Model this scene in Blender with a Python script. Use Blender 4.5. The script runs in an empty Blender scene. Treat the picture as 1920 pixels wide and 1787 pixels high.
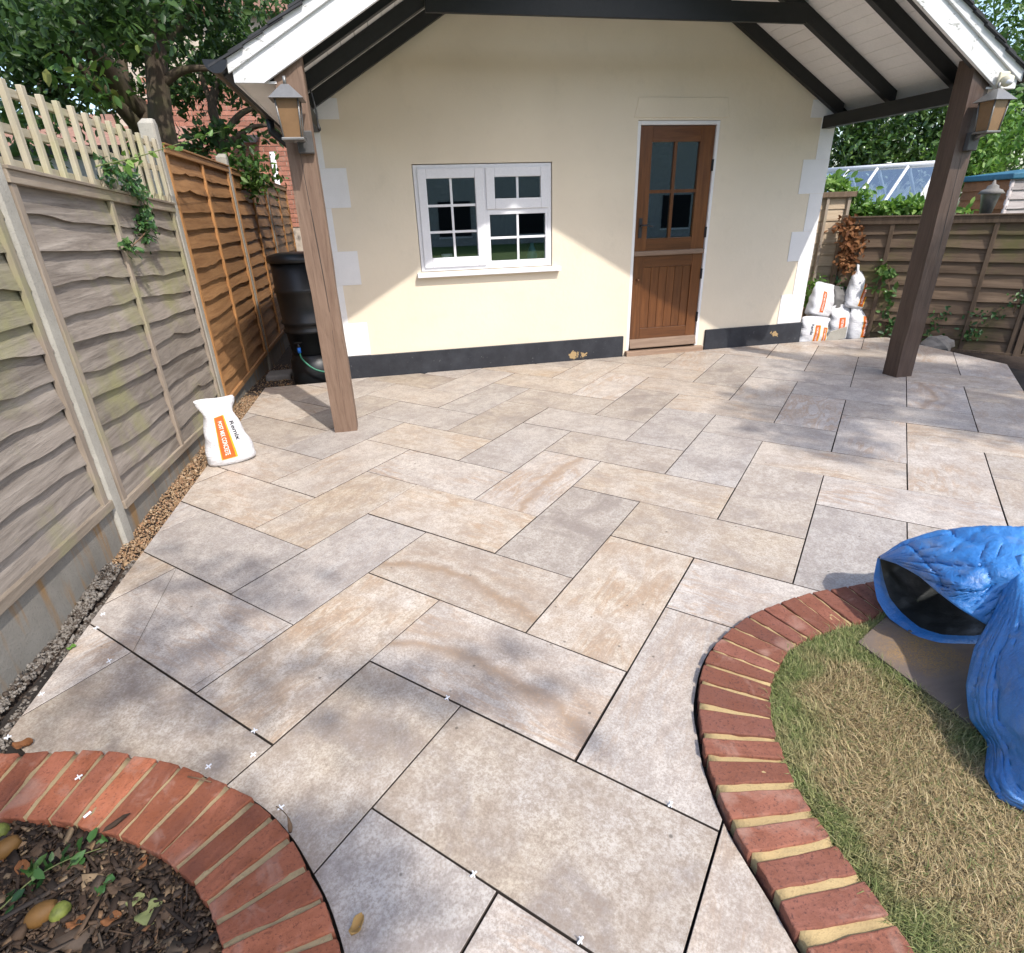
import bpy, bmesh, math, random
import numpy as np
from mathutils import Vector, Matrix, noise as mnoise
random.seed(7); RNG = np.random.default_rng(11)
S = bpy.context.scene
COL = S.collection
# ------------------------------------------------------------------ camera (solved from the slab grid)
CAM = np.array([0.0, -5.757841, 1.446966])
RC = np.array([[0.97709060, -0.21068183, -0.03011857], [-0.11543101, -0.40572431, -0.90667716], [0.17880057, 0.88938234, -0.42074862]])
FPX = 1069.585
cam = bpy.data.cameras.new('camera'); cam_o = bpy.data.objects.new('camera', cam); COL.objects.link(cam_o)
cam.sensor_fit = 'HORIZONTAL'; cam.sensor_width = 36.0; cam.lens = 36.0 * FPX / 1920.0
cam.clip_start = 0.05; cam.clip_end = 2000
m4 = Matrix.Identity(4)
for r in range(3):
    m4[r][0] = RC[0][r]; m4[r][1] = -RC[1][r]; m4[r][2] = -RC[2][r]; m4[r][3] = CAM[r]
cam_o.matrix_world = m4
S.camera = cam_o
# ------------------------------------------------------------------ sky, sun, exposure
SUN_EL = math.radians(50); SX, SY = 0.42, -0.9075
w = bpy.data.worlds.new('World'); S.world = w; w.use_nodes = True
wn = w.node_tree.nodes; sky = wn.new('ShaderNodeTexSky'); sky.sky_type = 'NISHITA'; sky.sun_disc = False
sky.sun_elevation = SUN_EL; sky.sun_rotation = math.atan2(SX, SY); sky.air_density = 1.0; sky.dust_density = 2.0; sky.ozone_density = 1.0
wn['Background'].inputs[1].default_value = 0.15
w.node_tree.links.new(sky.outputs[0], wn['Background'].inputs[0])
sun = bpy.data.lights.new('sun', 'SUN'); sun.energy = 2.1; sun.angle = math.radians(0.8); sun.color = (1, 0.955, 0.89)
sun_o = bpy.data.objects.new('sun', sun); COL.objects.link(sun_o)
sd = Vector((SX * math.cos(SUN_EL), SY * math.cos(SUN_EL), math.sin(SUN_EL)))
sun_o.rotation_euler = sd.to_track_quat('Z', 'Y').to_euler(); sun_o.location = (6, -10, 12)
S.view_settings.view_transform = 'Standard'; S.view_settings.look = 'None'; S.view_settings.gamma = 1; S.view_settings.exposure = 1.15
S.view_settings.use_curve_mapping = False
S.render.engine = 'CYCLES'
# ------------------------------------------------------------------ pixel helpers (photo pixels -> points on known planes)
def ray(u, v): return RC.T @ np.array([(u - 960) / FPX, (v - 893.5) / FPX, 1.0])
def gnd(u, v, z=0.0):
    d = ray(u, v); return CAM + d * (z - CAM[2]) / d[2]
def onY(u, v, y=0.0):
    d = ray(u, v); return CAM + d * (y - CAM[1]) / d[1]
def onX(u, v, x):
    d = ray(u, v); return CAM + d * (x - CAM[0]) / d[0]
def pd(u, v, D):
    d = ray(u, v); return CAM + d * D / math.hypot(d[0], d[1])
# ------------------------------------------------------------------ materials
class N:
    """small node-tree writer"""
    def __init__(s, name):
        s.m = bpy.data.materials.new(name); s.m.use_nodes = True; s.t = s.m.node_tree
        s.b = s.t.nodes['Principled BSDF']; s.out = s.t.nodes['Material Output']
    def n(s, ty, **kw):
        x = s.t.nodes.new(ty)
        for k, v in kw.items():
            if k.startswith('i_'):
                k2 = k[2:]; k2 = int(k2) if k2.isdigit() else k2.replace('_', ' ')
                s.set(x.inputs[k2], v)
            else: setattr(x, k, v)
        return x
    def set(s, inp, v):
        if isinstance(v, bpy.types.NodeSocket): s.t.links.new(v, inp)
        else:
            if isinstance(v, (tuple, list)) and len(v) == 3 and inp.type == 'RGBA': v = (*v, 1)
            inp.default_value = v
    def coord(s, kind='Object', scale=(1, 1, 1), loc=None):
        tc = s.n('ShaderNodeTexCoord'); mp = s.n('ShaderNodeMapping'); s.t.links.new(tc.outputs[kind], mp.inputs[0])
        mp.inputs['Scale'].default_value = scale
        if loc is not None: s.set(mp.inputs['Location'], loc)
        return mp.outputs[0]
    def noise(s, vec, scale, detail=4, rough=0.6, dist=0.0):
        return s.n('ShaderNodeTexNoise', i_Vector=vec, i_Scale=scale, i_Detail=detail, i_Roughness=rough, i_Distortion=dist).outputs[0]
    def ramp(s, fac, stops):
        r = s.n('ShaderNodeValToRGB'); s.t.links.new(fac, r.inputs[0]); e = r.color_ramp.elements
        while len(e) < len(stops): e.new(0.5)
        for i, (p, c) in enumerate(stops):
            e[i].position = p
            e[i].color = (c, c, c, 1) if not isinstance(c, tuple) else (*c, 1)
        return r.outputs[0]
    def mix(s, fac, a, b, mode='MIX'):
        x = s.n('ShaderNodeMix', data_type='RGBA', blend_type=mode)
        s.set(x.inputs[0], fac); s.set(x.inputs[6], a); s.set(x.inputs[7], b); return x.outputs[2]
    def math(s, op, a, b=0.0, c=0.0):
        x = s.n('ShaderNodeMath', operation=op)
        s.set(x.inputs[0], a); s.set(x.inputs[1], b); s.set(x.inputs[2], c); return x.outputs[0]
    def bump(s, h, strength=0.3, dist=0.01):
        x = s.n('ShaderNodeBump', i_Strength=strength, i_Distance=dist, i_Height=h); s.t.links.new(x.outputs[0], s.b.inputs['Normal'])
    def base(s, col, rough=0.8, spec=0.5):
        s.set(s.b.inputs['Base Color'], col); s.set(s.b.inputs['Roughness'], rough); s.b.inputs['Specular IOR Level'].default_value = spec
def simple(name, col, rough=0.7, var=0.25, scale=8, bump=0.15, spec=0.4, metal=0.0, fine=60):
    k = N(name); v = k.coord()
    a = tuple(c * (1 - var) for c in col); b = tuple(min(1, c * (1 + var)) for c in col)
    n1 = k.noise(v, scale, 5, 0.65); n2 = k.noise(v, fine, 3, 0.6)
    c = k.mix(k.ramp(n1, [(0.3, 0.0), (0.7, 1.0)]), a, b)
    c = k.mix(k.math('MULTIPLY', n2, 0.35), c, tuple(x * 0.55 for x in col))
    k.base(c, rough, spec); k.b.inputs['Metallic'].default_value = metal
    if bump: k.bump(n2, bump, 0.004)
    return k.m
def wood(name, c1, c2, axis, rough=0.75, grain=1.0, algae=None, bump=0.4, objvar=0.25, spec=0.3):
    """timber, grain running along the given axis (0,1,2)"""
    k = N(name); oi = k.n('ShaderNodeObjectInfo')
    off = k.n('ShaderNodeCombineXYZ'); rr = k.math('MULTIPLY', oi.outputs['Random'], 37.0)
    for i in range(3): k.t.links.new(rr, off.inputs[i])
    sc = [22 * grain] * 3; sc[axis] = 1.6 * grain
    v = k.coord(scale=tuple(sc), loc=off.outputs[0])
    n1 = k.noise(v, 1.0, 6, 0.62, 0.9); n2 = k.noise(v, 4.5, 4, 0.7)
    big = k.noise(k.coord(loc=off.outputs[0]), 2.2, 3, 0.5)
    c = k.mix(k.ramp(n1, [(0.3, 0.0), (0.72, 1.0)]), c1, c2)
    c = k.mix(k.ramp(n2, [(0.52, 0.0), (0.8, 0.65)]), c, tuple(x * 0.4 for x in c1))
    c = k.mix(k.math('MULTIPLY', big, 0.5), c, tuple(x * 0.62 for x in c1))
    hv = k.n('ShaderNodeHueSaturation', i_Color=c); k.set(hv.inputs['Value'], k.math('MULTIPLY_ADD', oi.outputs['Random'], 2 * objvar, 1 - objvar)); c = hv.outputs[0]
    if algae:
        g = k.noise(k.coord(loc=(3, 1, 2)), 1.7, 4, 0.7)
        c = k.mix(k.ramp(g, [(0.5, 0.0), (0.68, 0.75)]), c, algae)
    k.base(c, rough, spec); k.bump(k.math('ADD', n1, k.math('MULTIPLY', n2, 0.5)), bump, 0.006)
    return k.m
def leafmat(name, c1, c2, c3=None, trans=0.35, rough=0.45, spec=0.4):
    k = N(name); ge = k.n('ShaderNodeNewGeometry')
    stops = [(0.0, c1), (0.6, c2)] + ([(1.0, c3)] if c3 else [])
    c = k.ramp(ge.outputs['Random Per Island'], stops)
    k.base(c, rough, spec)
    tr = k.n('ShaderNodeBsdfTranslucent'); k.set(tr.inputs[0], k.mix(0.5, c, (c2[0] * 1.6, c2[1] * 1.5, c2[2] * 0.8)))
    mx = k.n('ShaderNodeMixShader'); mx.inputs[0].default_value = trans
    k.t.links.new(k.b.outputs[0], mx.inputs[1]); k.t.links.new(tr.outputs[0], mx.inputs[2]); k.t.links.new(mx.outputs[0], k.out.inputs[0])
    return k.m
def island(name, stops, rough=0.8, spec=0.3):
    k = N(name); ge = k.n('ShaderNodeNewGeometry'); c = k.ramp(ge.outputs['Random Per Island'], stops)
    n = k.noise(k.coord(), 70, 3); c = k.mix(k.math('MULTIPLY', n, 0.5), c, (0.02, 0.015, 0.01)); k.base(c, rough, spec); return k.m

def mat_slab(banded=False):
    k = N('banded_porcelain_slab' if banded else 'porcelain_slab'); oi = k.n('ShaderNodeObjectInfo'); rnd = oi.outputs['Random']
    off = k.n('ShaderNodeCombineXYZ')
    k.t.links.new(k.math('MULTIPLY', rnd, 53.0), off.inputs[0]); k.t.links.new(k.math('MULTIPLY', rnd, 91.0), off.inputs[1]); k.t.links.new(k.math('MULTIPLY', rnd, 17.0), off.inputs[2])
    v = k.coord(loc=off.outputs[0])
    big = k.noise(v, 2.6, 4, 0.55, 0.4); mid = k.noise(v, 7, 8, 0.68, 0.3); fine = k.noise(v, 120, 6, 0.8); sp = k.noise(v, 170, 2, 0.6)
    vs = k.coord(scale=(1.2, 5.0, 1), loc=off.outputs[0]); st = k.noise(vs, 2.4, 7, 0.66, 1.6)
    light = (0.53, 0.475, 0.415); tan = (0.46, 0.355, 0.245); grey = (0.37, 0.335, 0.31)
    # warm or cool slab
    r2 = k.math('FRACT', k.math('MULTIPLY', rnd, 7.31)); r3 = k.math('FRACT', k.math('MULTIPLY', rnd, 23.7))
    tone = k.mix(k.ramp(r2, [(0.15, 0.0), (0.9, 1.0)]), (0.52, 0.485, 0.45), (0.54, 0.455, 0.345))
    c = k.mix(k.ramp(big, [(0.36, 0.0), (0.66, 1.0)]), tone, light)
    c = k.mix(k.ramp(mid, [(0.42, 0.0), (0.66, 0.85)]), c, k.mix(r2, grey, (0.36, 0.285, 0.215)))
    # flowing sandstone bands, only on some slabs
    gate = k.math('MULTIPLY', k.ramp(r3, [(0.3, 0.1), (0.8, 1.0)]), k.ramp(big, [(0.42, 1.0), (0.6, 0.0)]))
    c = k.mix(k.math('MULTIPLY', gate, k.ramp(st, [(0.47, 0.0), (0.56, 0.95), (0.6, 0.3), (0.66, 0.8)])), c, (0.36, 0.235, 0.14))
    if banded:   # long curved sandstone bands sweeping down the slab
        sp_ = k.n('ShaderNodeSeparateXYZ'); k.t.links.new(k.coord(), sp_.inputs[0]); X_, Y_ = sp_.outputs[0], sp_.outputs[1]
        yy = k.math('ADD', k.math('ADD', Y_, k.math('MULTIPLY', k.math('MULTIPLY', X_, X_), -0.45)), k.math('MULTIPLY', k.math('SUBTRACT', big, .5), .22))
        yy = k.math('ADD', yy, k.math('MULTIPLY', k.math('SUBTRACT', mid, .5), .05))
        wv = k.math('MULTIPLY_ADD', k.math('SINE', k.math('MULTIPLY', yy, 75.0)), .5, .5); wv2 = k.math('MULTIPLY_ADD', k.math('SINE', k.math('MULTIPLY', yy, 31.0)), .5, .5)
        env = k.ramp(k.math('ABSOLUTE', k.math('ADD', yy, .02)), [(0.03, 1.0), (0.13, 0.0)])
        c = k.mix(k.math('MULTIPLY', env, k.math('MULTIPLY_ADD', wv, .45, k.math('MULTIPLY', wv2, .6))), c, (0.29, 0.185, 0.105))
    # mottled greyish clouding
    c = k.mix(k.math('MULTIPLY', k.ramp(k.noise(v, 4.2, 5, 0.6, 0.8), [(0.49, 0.0), (0.64, 0.72)]), k.ramp(r3, [(0.0, 1.0), (0.7, 0.4)])), c, (0.265, 0.225, 0.205))
    c = k.mix(k.ramp(fine, [(0.46, 0.0), (0.66, 0.75)]), c, (0.27, 0.215, 0.17))
    c = k.mix(k.ramp(fine, [(0.30, 0.22), (0.44, 0.0)]), c, (0.64, 0.59, 0.53))
    c = k.mix(k.ramp(sp, [(0.66, 0.0), (0.74, 0.65)]), c, (0.14, 0.11, 0.085))
    grit = k.noise(v, 30, 9, 0.86); c = k.mix(k.ramp(grit, [(0.46, 0.0), (0.60, 0.62)]), c, k.mix(r2, (0.25, 0.215, 0.195), (0.275, 0.205, 0.145)))
    c = k.mix(k.ramp(grit, [(0.34, 0.4), (0.45, 0.0)]), c, (0.62, 0.575, 0.52))
    # a few dark pits
    vo = k.n('ShaderNodeTexVoronoi', i_Vector=v, i_Scale=9.0); c = k.mix(k.ramp(vo.outputs['Distance'], [(0.03, 0.75), (0.06, 0.0)]), c, (0.09, 0.07, 0.05))
    hv = k.n('ShaderNodeHueSaturation', i_Color=c); hv.inputs['Saturation'].default_value = 0.97; k.set(hv.inputs['Value'], k.math('MULTIPLY_ADD', r3, 0.24, 0.85))
    k.base(hv.outputs[0], k.math('MULTIPLY_ADD', mid, 0.25, 0.36), 0.5)
    k.bump(k.math('ADD', grit, k.math('MULTIPLY', mid, 0.8)), 0.35, 0.004)
    return k.m
def mat_render():
    k = N('cream_render'); v = k.coord()
    n1 = k.noise(v, 1.3, 3, 0.5); n2 = k.noise(v, 160, 3, 0.7); n3 = k.noise(v, 5, 5, 0.6)
    c = k.mix(k.ramp(n1, [(0.35, 0.0), (0.7, 1.0)]), (0.74, 0.65, 0.51), (0.69, 0.605, 0.475))
    c = k.mix(k.ramp(n3, [(0.56, 0.0), (0.72, 0.3)]), c, (0.60, 0.53, 0.415))
    k.base(c, 0.9, 0.2); k.bump(k.math('ADD', n2, k.math('MULTIPLY', k.noise(v, 22, 4, .6), 1.5)), 0.35, 0.004); return k.m
def mat_brick(name, c1, c2, dark):
    k = N(name); oi = k.n('ShaderNodeObjectInfo'); v = k.coord('Object'); off = k.n('ShaderNodeVectorMath', operation='ADD')
    sc = k.n('ShaderNodeCombineXYZ'); rr = k.math('MULTIPLY', oi.outputs['Random'], 41.0)
    for i in range(3): k.t.links.new(rr, sc.inputs[i])
    k.t.links.new(v, off.inputs[0]); k.t.links.new(sc.outputs[0], off.inputs[1]); v = off.outputs[0]
    n1 = k.noise(v, 14, 5, 0.65); n2 = k.noise(v, 130, 5, 0.75); n3 = k.noise(v, 9, 4, 0.6, 0.5)
    c = k.mix(oi.outputs['Random'], c1, c2); hb_ = k.n('ShaderNodeHueSaturation', i_Color=c); k.set(hb_.inputs['Value'], k.math('MULTIPLY_ADD', k.math('FRACT', k.math('MULTIPLY', oi.outputs['Random'], 13.7)), .5, .72)); hb_.inputs['Saturation'].default_value = .93; c = hb_.outputs[0]
    c = k.mix(k.ramp(n1, [(0.4, 0.0), (0.7, 0.7)]), c, tuple(x * 0.62 for x in c1))
    c = k.mix(k.ramp(n2, [(0.54, 0.0), (0.64, 0.75)]), c, dark)
    c = k.mix(k.ramp(n3, [(0.56, 0.0), (0.70, 0.6)]), c, (0.33, 0.20, 0.155))
    k.base(c, 0.85, 0.25); k.bump(k.math('ADD', n2, n1), 0.45, 0.006); return k.m
def mat_plinth():
    k = N('charcoal_plinth_paint'); v = k.coord(); n = k.noise(v, 5, 5, 0.7); n2 = k.noise(v, 30, 4, 0.7); pos = k.coord()
    c = k.mix(k.ramp(n, [(0.4, 0.0), (0.75, 0.6)]), (0.017, 0.019, 0.025), (0.05, 0.054, 0.064))
    c = k.mix(k.ramp(n2, [(0.66, 0.0), (0.75, 0.5)]), c, (0.25, 0.24, 0.23))
    for (px, pz, r) in ((1.86, 0.06, 0.07), (1.97, 0.05, 0.05), (4.20, 0.125, 0.04), (4.24, 0.1, 0.03)):   # paint chipped off, sandy render shows
        dv = k.n('ShaderNodeVectorMath', operation='DISTANCE', i_1=(px, -0.02, pz)); k.t.links.new(pos, dv.inputs[0])
        d = k.math('ADD', dv.outputs['Value'], k.math('MULTIPLY', k.math('SUBTRACT', n2, 0.5), 0.13))
        c = k.mix(k.math('LESS_THAN', d, r * 0.55), c, (0.36, 0.25, 0.12))
    k.base(c, 0.6, 0.4); k.bump(n2, 0.2, 0.004); return k.m
def mat_paint_flaky():
    k = N('flaking_white_paint'); v = k.coord(scale=(1, 1, 1)); n = k.noise(k.coord(scale=(5, 20, 12)), 1.6, 6, 0.72, 1.2); n2 = k.noise(v, 3, 4)
    c = k.mix(k.ramp(n2, [(0.4, 0.0), (0.7, 0.5)]), (0.70, 0.70, 0.71), (0.58, 0.59, 0.56))
    c = k.mix(k.ramp(n, [(0.60, 0.0), (0.64, 0.85)]), c, (0.25, 0.25, 0.22))
    k.base(c, 0.55, 0.4); k.bump(n, 0.2, 0.004); return k.m
def mat_glass(name, tint=(0.9, 0.95, 0.95), mul=1.7):
    k = N(name); k.t.nodes.remove(k.b)
    g = k.n('ShaderNodeBsdfGlossy', i_Color=(1, 1, 1), i_Roughness=0.01); t = k.n('ShaderNodeBsdfTransparent', i_Color=tint)
    fr = k.n('ShaderNodeFresnel', i_IOR=1.45); mx = k.n('ShaderNodeMixShader')
    k.t.links.new(k.math('MULTIPLY_ADD', fr.outputs[0], mul, 0.06), mx.inputs[0]); k.t.links.new(t.outputs[0], mx.inputs[1]); k.t.links.new(g.outputs[0], mx.inputs[2])
    k.t.links.new(mx.outputs[0], k.out.inputs[0]); return k.m
def mat_tarp():
    k = N('blue_woven_polythene'); v = k.coord(); n = k.noise(v, 16, 6, 0.68, 1.6); n2 = k.noise(v, 70, 5, 0.7, 1.4); n3 = k.noise(v, 5, 4, 0.6)
    c = k.mix(k.ramp(n3, [(0.35, 0.0), (0.75, 1.0)]), (0.025, 0.165, 0.47), (0.05, 0.25, 0.62))
    c = k.mix(k.ramp(k.noise(v, 9, 5, .65, .8), [(0.52, 0.0), (0.72, 0.55)]), c, (0.26, 0.31, 0.40))
    k.base(c, k.math('MULTIPLY_ADD', n, 0.25, 0.20), 0.8); vo = k.n('ShaderNodeTexVoronoi', i_Vector=k.mix(.08, v, k.noise(v, 9, 3)), i_Scale=10.0, feature='DISTANCE_TO_EDGE'); k.bump(k.math('ADD', k.math('ADD', n, k.math('MULTIPLY', n2, 0.4)), k.math('MULTIPLY', k.math('MINIMUM', vo.outputs['Distance'], .3), 0.9)), 0.6, 0.012); return k.m
def mat_grass():
    k = N('grass_blades'); ge = k.n('ShaderNodeNewGeometry'); v = k.coord()
    n = k.noise(v, 6.0, 5, 0.65, 0.3)
    green = k.ramp(ge.outputs['Random Per Island'], [(0.0, (0.12, 0.155, 0.048)), (0.45, (0.20, 0.24, 0.08)), (0.8, (0.30, 0.31, 0.125)), (1.0, (0.42, 0.37, 0.19))])
    dry = k.ramp(ge.outputs['Random Per Island'], [(0.0, (0.22, 0.155, 0.08)), (0.4, (0.42, 0.32, 0.165)), (0.84, (0.54, 0.44, 0.25)), (0.88, (0.15, 0.18, 0.06)), (1.0, (0.24, 0.26, 0.10))])
    at = k.n('ShaderNodeAttribute', attribute_name='dry'); f = k.math('ADD', at.outputs['Fac'], k.math('MULTIPLY', k.math('SUBTRACT', n, 0.5), 2.6))
    c = k.mix(k.ramp(f, [(0.25, 0.0), (0.75, 1.0)]), green, dry)
    k.base(c, 0.6, 0.3)
    tr = k.n('ShaderNodeBsdfTranslucent', i_Color=c); mx = k.n('ShaderNodeMixShader'); mx.inputs[0].default_value = 0.25
    k.t.links.new(k.b.outputs[0], mx.inputs[1]); k.t.links.new(tr.outputs[0], mx.inputs[2]); k.t.links.new(mx.outputs[0], k.out.inputs[0]); return k.m
def mat_concrete(name, col, streak=0.0):
    k = N(name); v = k.coord(); n = k.noise(v, 4, 5, 0.65); n2 = k.noise(v, 120, 3, 0.7); n3 = k.noise(k.coord(scale=(7, 7, 1.1)), 1.5, 4, 0.6)
    c = k.mix(k.ramp(n, [(0.35, 0.0), (0.7, 1.0)]), tuple(x * 0.72 for x in col), col)
    c = k.mix(k.ramp(n2, [(0.55, 0.0), (0.7, 0.55)]), c, tuple(x * 0.5 for x in col))
    if streak: c = k.mix(k.ramp(n3, [(0.52, 0.0), (0.66, streak)]), c, (0.27, 0.165, 0.075))
    k.base(c, 0.9, 0.2); k.bump(n2, 0.5, 0.005); return k.m
def mat_sack():
    k = N('white_woven_sack'); v = k.coord(); n = k.noise(k.coord(scale=(1, 1, 2.2)), 14, 5, 0.6, 1.5); n2 = k.noise(v, 5, 4, 0.6); n3 = k.noise(v, 60, 3)
    c = k.mix(k.ramp(n2, [(0.4, 0.0), (0.7, 0.6)]), (0.64, 0.64, 0.66), (0.50, 0.49, 0.48)); c = k.mix(k.ramp(n3, [(0.62, 0.0), (0.75, 0.35)]), c, (0.30, 0.27, 0.24))
    k.base(c, 0.42, 0.5); k.bump(n, 0.4, 0.03); return k.m
def mat_ply():
    k = N('weathered_plywood'); v = k.coord(scale=(3, 14, 1)); n = k.noise(v, 2, 5, 0.6); p = k.coord(); n2 = k.noise(p, 220, 3, 0.7); n3 = k.noise(p, 8, 4, 0.6)
    c = k.mix(n, (0.115, 0.088, 0.072), (0.20, 0.155, 0.125))
    dv = k.n('ShaderNodeVectorMath', operation='DISTANCE', i_1=(1.67, -4.545, 0.02)); k.t.links.new(p, dv.inputs[0])
    d = k.math('ADD', dv.outputs['Value'], k.math('MULTIPLY', k.math('SUBTRACT', n3, 0.5), 0.28))
    c = k.mix(k.math('MULTIPLY', k.ramp(d, [(0.05, 0.9), (0.15, 0.0)]), k.ramp(n2, [(0.42, 0.0), (0.58, 1.0)])), c, (0.31, 0.185, 0.065))   # sawdust
    k.base(c, 0.9, 0.2); k.bump(n2, 0.3, 0.003); return k.m

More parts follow.
